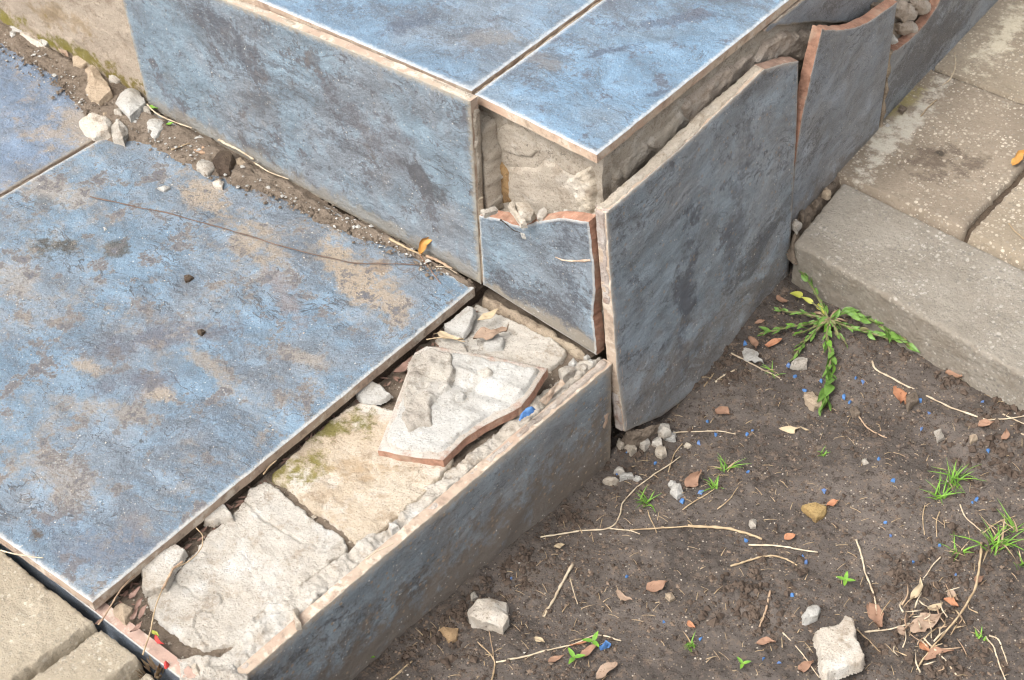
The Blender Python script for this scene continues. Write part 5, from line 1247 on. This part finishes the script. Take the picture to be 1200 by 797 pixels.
# litter on the exposed bed
GX = 'litter on the exposed bed'
leaf('dead_leaf', (556, 377), (586, 366), .45, m_husk, 'tan husk between the plaster flakes', 'husk', GX, surf=-.008, h=.002)
leaf('dead_leaf', (552, 398), (600, 388), .5, m_leafg, 'grey brown leaf under the white flakes by the riser', 'dead leaf', GX, surf=-.012, h=.002)
leaf('dead_leaf', (505, 390), (545, 402), .28, m_husk, 'dry strip along the tread edge behind the tile piece', 'dead leaf', GX, surf=-.009, h=.002)
leaf('dead_leaf', (462, 440), (486, 420), .4, m_redleaf, 'dark red leaf under the tread edge left of the tile piece', 'dead leaf', GX, surf=-.014, h=.002)
leaf('dead_leaf', (455, 425), (482, 408), .4, m_leafg, 'grey leaf tucked under the tread edge', 'dead leaf', GX, surf=-.014, h=.002)
for i, (a, b, lab) in enumerate([((150, 704), (168, 690), 'upper dark red dry leaf at the left corner of the bed'), ((158, 716), (172, 702), 'middle dark red dry leaf at the left corner of the bed'), ((152, 728), (165, 714), 'lower dark red dry leaf at the left corner of the bed'), ((163, 726), (175, 712), 'small dark red leaf touching the big pale slab'), ((151, 742), (172, 732), 'brown leaf on the front tile edge')]):
    leaf('dead_leaf', a, b, .45, m_redleaf, lab, 'dead leaf', GX, surf=-.012, h=.004, curl=.3, fold=.5)
leaf('red_leaf_bit', (181, 745), (193, 759), .4, m_red, 'red leaf tip beside the front tile', 'leaf', GX, surf=-.012, h=.003)
leaf('green_leaf_bit', (178, 738), (187, 748), .4, m_ygreen, 'yellow green leaf base beside the front tile', 'leaf', GX, surf=-.012, h=.003)
straw('dry_stalk', [(167, 768), (182, 716), (192, 690), (203, 668), (222, 656), (236, 640), (237, 628), (229, 619)], .0008, m_straw, 'long curved straw over the left end of the exposed bed', 'straw', GX, surf=-.010, h=.006, n=40)
straw('dry_stalk', [(192, 690), (200, 674), (206, 664), (216, 657)], .0014, m_twig, 'thicker dark part of straw resting on the leaning flake', 'straw', GX, surf=-.004, h=.003)
straw('dry_stalk', [(115, 733), (130, 712), (142, 690), (158, 673)], .0010, m_twig, 'brown stalk running out under the tread corner', 'stalk', GX, surf=-.010, h=.004)
straw('dry_stalk', [(430, 656), (445, 645), (462, 636)], .0007, m_straw2, 'thin straw stuck in the crumbling ridge', 'straw', GX, surf=-.006, h=.004)
straw('dry_stalk', [(308, 556), (318, 546), (325, 540)], .0010, m_straw, 'short straw in the joint of the mortar slabs', 'straw', GX, surf=-.010, h=.003)
straw('dry_stalk', [(0, 645), (20, 650), (52, 653)], .0009, m_straw2, 'straw lying over the front gap by the left pavers', 'straw', GX, surf=-.002, h=.004)
straw('dry_stalk', [(500, 398), (520, 396), (545, 401)], .0008, m_straw, 'thin straw behind the upturned tile piece', 'straw', GX, surf=-.008, h=.004)
seed = tag(empty('dry_flower', onz(185, 785, -.022)), 'dry brown seed head in the gap at the bottom left', 'dry flower')
for i in range(40):
    a = rr.uniform(0, 6.28); r = rr.uniform(0, .011); p = onz(184, 786, -.024) + np.array([r * math.cos(a), r * math.sin(a), 0]); d = np.array([math.cos(a) * .5, math.sin(a) * .5, 1.]); d /= np.linalg.norm(d)
    V, F = leaf_geo(p, p + d * rr.uniform(.008, .013), .0028, .5, .1, n=5, m=1); mesh('bract', V, F, rr.choice([m_straw, m_twig, m_straw]), seed)
flake('red_scrap', [(191, 778), (195, 773), (198, 776), (196, 781), (193, 781)], -.010, m_red, .002, 'tiny red scrap on the front tile edge', 'scrap', s=99)
# right hand path
straw('dry_stalk', [(1118, 61, .004), (1120, 75, .010), (1114, 92, .012), (1104, 100, .004)], .0011, m_straw2, 'curled pale tendril standing at the paver joint by the wall', 'stalk', surf=PAVZ)
straw('dry_stalk', [(1079, 136), (1090, 124), (1098, 117)], .0009, m_straw, 'small straw on the mossy paver edge', 'straw', surf=PAVZ)
straw('dry_stalk', [(1182, 262), (1190, 272), (1202, 282)], .0009, m_straw, 'straw on the paver at the right edge', 'straw', surf=PAVZ)
leaf('dead_leaf', (1187, 194), (1206, 174), .42, m_yleaf, 'amber leaf on the pavers at the right edge', 'dead leaf', surf=PAVZ, fold=.5, h=.004)
for i, (x, y, w, m, lab) in enumerate([(969, 225, 5, m_tanstone, 'brown pebble in the gap at the kerb end'), (956, 238, 5, m_dirt, 'clod in the gap between wall and kerb'), (933, 262, 6, m_mort3, 'grey pebble at the kerb corner'), (941, 249, 5, m_dirt, 'dark clod by the kerb corner'), (1057, 127, 5, m_dirt, 'brown clod on the mossy paver edge'), (1040, 147, 2.5, m_white, 'white grain at the wall foot on the paver')]):
    stone([(x - w, y), (x - w * .2, y - w * .9), (x + w, y - w * .2), (x + w * .2, y + w * .9)], PAVZ - .002, .006 if w > 3 else .003, m, lab, 'stone', 'bits along the wall foot', 60 + i, sub=.002)
# rubble behind the broken side tiles
G5 = 'rubble behind the broken side tiles'
for i, (x, y, w, hgt, lab) in enumerate([(1063, 14, 14, 12, 'upper pinkish rubble stone behind the broken side tiles'), (1064, 33, 11, 8, 'lower pinkish rubble stone behind the broken side tiles'), (1047, 47, 5, 6, 'small white mortar chip wedged between the broken side tiles'), (1080, 8, 9, 8, 'rubble lump beside the far broken tile'), (1028, 8, 8, 5, 'dark rubble crumb above the middle broken tile'), (1047, 8, 6, 8, 'narrow rubble piece above the middle broken tile')]):
    fr = Fr((.002 if i != 2 else .010, 0, 0), (0, 1, 0), (0, 0, 1))
    pts = []
    for k in range(7):
        a = k * .9; u, v = fr.px(x + w * math.cos(a), y + hgt * math.sin(a)); pts += [fr.w(u, v, 0), fr.w(u * 1.0, v, -.012)]
    u, v = fr.px(x, y); pts.append(fr.w(u, v, .005))
    tag(hull_rock('rubble_stone', pts, (m_lump, m_lump, m_white, m_lump, m_dirt, m_wall)[i], s=80 + i, sub=.003, amp=.002), lab, 'rubble', G5)

# ------------------------------------------------------------------ uncountable crumbs
def crumbs(name, pts, sizes, m, label, seed=1, flat=.7):
    r = np.random.default_rng(seed); n = len(pts)
    base = np.array([(1, 0, 0), (-1, 0, 0), (0, 1, 0), (0, -1, 0), (0, 0, 1), (0, 0, -1)], float)
    fc = np.array([(0, 2, 4), (2, 1, 4), (1, 3, 4), (3, 0, 4), (2, 0, 5), (1, 2, 5), (3, 1, 5), (0, 3, 5)])
    ang = r.uniform(0, 6.28, n); V = np.zeros((n, 6, 3))
    b = base[None] * r.uniform(.6, 1.3, (n, 6, 1)) + r.uniform(-.25, .25, (n, 6, 3))
    b[:, :, 2] *= flat
    c, s_ = np.cos(ang)[:, None], np.sin(ang)[:, None]
    V[:, :, 0] = b[:, :, 0] * c - b[:, :, 1] * s_; V[:, :, 1] = b[:, :, 0] * s_ + b[:, :, 1] * c; V[:, :, 2] = b[:, :, 2]
    V = V * np.asarray(sizes)[:, None, None] + np.asarray(pts)[:, None, :]
    F = (fc[None] + (np.arange(n) * 6)[:, None, None]).reshape(-1, 3)
    return tag(mesh(name, V.reshape(-1, 3), F, m, smooth=False), label, kind='stuff')
r = np.random.default_rng(11)
N = 30000
X = r.uniform(.01, .41, N); Y = r.uniform(-.36, .25, N)
keep = fbm(np.column_stack([X, Y]), 16, 3, 44) + r.uniform(-.35, .35, N) > -.02
X = X[keep]; Y = Y[keep]; sz_ = .00045 + .0019 * r.random(len(X)) ** 4
Zz = soil_arr(X, Y)
m_crumb = plain('soil_crumb', (.105, .078, .060), (.060, .044, .034), 90, .95, 500, .8, .1, .001)
hf_ = len(X) * 2 // 3
crumbs('soil_crumbs', np.column_stack([X, Y, Zz + sz_ * .3])[:hf_], sz_[:hf_], m_crumb, 'loose dark soil crumbs', 2)
crumbs('soil_crumbs', np.column_stack([X, Y, Zz + sz_ * .3])[hf_:], sz_[hf_:] * .8, plain('pale_soil_crumb', (.21, .155, .115), (.13, .095, .07), 90, .95, 500, .8, .1, .001), 'loose dry brown soil crumbs', 12)
X = r.uniform(.02, .41, 900); Y = r.uniform(-.36, .25, 900); sz_ = .0003 + .0007 * r.random(900) ** 3
crumbs('sand_grit', np.column_stack([X, Y, soil_arr(X, Y) + sz_ * .3]), sz_, m_lime, 'pale sand grains in the soil', 3)
# heaps of coarse crumbs
hp = []
for (x, y, sp, n) in ((470, 748, 18, 160), (520, 712, 18, 160), (590, 655, 18, 160), (660, 600, 18, 160), (1000, 352, 14, 90), (1060, 400, 14, 90), (1120, 438, 16, 100), (1180, 478, 14, 90), (850, 440, 14, 90), (880, 700, 26, 260), (1120, 655, 30, 160), (1100, 775, 40, 220), (1060, 690, 26, 160), (1150, 520, 26, 160), (500, 735, 40, 260), (730, 530, 14, 90), (1180, 545, 22, 120), (560, 690, 30, 150)):
    for i in range(n):
        hp.append(spx(x + random.gauss(0, sp), y + random.gauss(0, sp * .7))) if i % 6 == 0 else hp.append(hp[-1] + np.array([random.gauss(0, .004), random.gauss(0, .004), random.uniform(-.0005, .001)]))
hp = np.array(hp); hp = hp[(hp[:, 0] > .024)]
hp[:, 2] = soil_arr(hp[:, 0], hp[:, 1]); hs = .0009 + .0030 * r.random(len(hp)) ** 2.5
crumbs('soil_crumbs', hp + np.column_stack([0 * hs, 0 * hs, hs * .3]), hs, m_crumb, 'coarse lumps of dark soil', 4, .85)
# drift crumbs on the tread
band = np.array([(-10, 45), (40, 70), (85, 100), (120, 128), (180, 152), (235, 182), (300, 210), (370, 246), (440, 276), (520, 316)])
P = []; sd_ = []
for i in range(3600):
    t = r.uniform(0, len(band) - 1.001); k = int(t); c = band[k] + (band[k + 1] - band[k]) * (t - k)
    wd_ = 22 if k < 3 else (17 if k < 6 else 11)
    P.append(onz(c[0] + r.normal(0, wd_ * .5), c[1] + r.normal(0, wd_ * .55) + (4 if k > 3 else 0), .0008)); sd_.append(.0004 + .0022 * r.random() ** 5)
P = np.array(P); sd_ = np.array(sd_); k = P[:, 1] < -.013
P[:, 2] += r.uniform(0, .0025, len(P))
crumbs('dirt_crumbs', P[k], sd_[k], m_dirt, 'brown dirt crumbs along the riser foot', 5)
k2 = k & (r.random(len(P)) < .09)
crumbs('grit', P[k2] + (.0015, -.001, .0018), sd_[k2] * .9 + .0003, m_white, 'white grit along the riser foot', 6)
P = np.array([onz(r.uniform(0, 540), r.uniform(150, 690), .0004) for i in range(420)])
k = (P[:, 0] < -.115) & (P[:, 1] < -.02) & (P[:, 1] > -.40)
crumbs('grit', P[k], (.00025 + .0008 * r.random(len(P)) ** 5)[k], m_lime, 'fine pale grit on the tread', 7)
# crumbs in the bed
P = np.array([onz(x, y, -.018) for x, y in zip(r.uniform(110, 700, 4200), r.uniform(340, 797, 4200))])
k = (P[:, 0] > -.106) & (P[:, 0] < .004) & (P[:, 1] < -.012) & (P[:, 1] > -.395)
P = P[k]; sdb = .0005 + .0018 * r.random(len(P)) ** 4
crumbs('mortar_grit', P, sdb, m_mort2, 'mortar crumbs in the gaps of the exposed bed', 8, .9)
# plant fibres on the soil
V_ = []; F_ = []
for i in range(420):
    x = r.uniform(430, 1200); y = r.uniform(430, 797); a = r.uniform(0, 6.28); L = r.uniform(3, 13)
    p = spx(x, y, .0012)
    if p[0] < .024: continue
    d = np.array([math.cos(a), math.sin(a), 0]) * L * .0008
    v, f = tube_geo(catmull([p, p + d * .5 + (0, 0, .0008), p + d], 5), r.uniform(.00018, .00045), .0002, 4, .2, i)
    F_ += [tuple(q_ + len(V_) for q_ in f2) for f2 in f]; V_ += list(v)
tag(mesh('plant_fibres', V_, F_, m_straw), 'fine dry plant fibres on the soil', kind='stuff')
# leaf litter in the bed gaps
V_ = []; F_ = []
for i in range(150):
    t = r.random(); x = 118 + t * 430 + r.normal(0, 5); y = 712 - t * 355 + r.normal(0, 5) + 12
    p = onz(x, y, -.016); a = r.uniform(0, 6.28); d = np.array([math.cos(a), math.sin(a), r.uniform(-.2, .4)]) * r.uniform(.003, .008)
    v, f = leaf_geo(p, p + d, np.linalg.norm(d) * .35, .3, .1, n=5, m=1)
    F_ += [tuple(q_ + len(V_) for q_ in f2) for f2 in f]; V_ += list(v)
tag(mesh('leaf_litter', V_, F_, m_redleaf), 'dark leaf litter under the tread edge', kind='stuff')
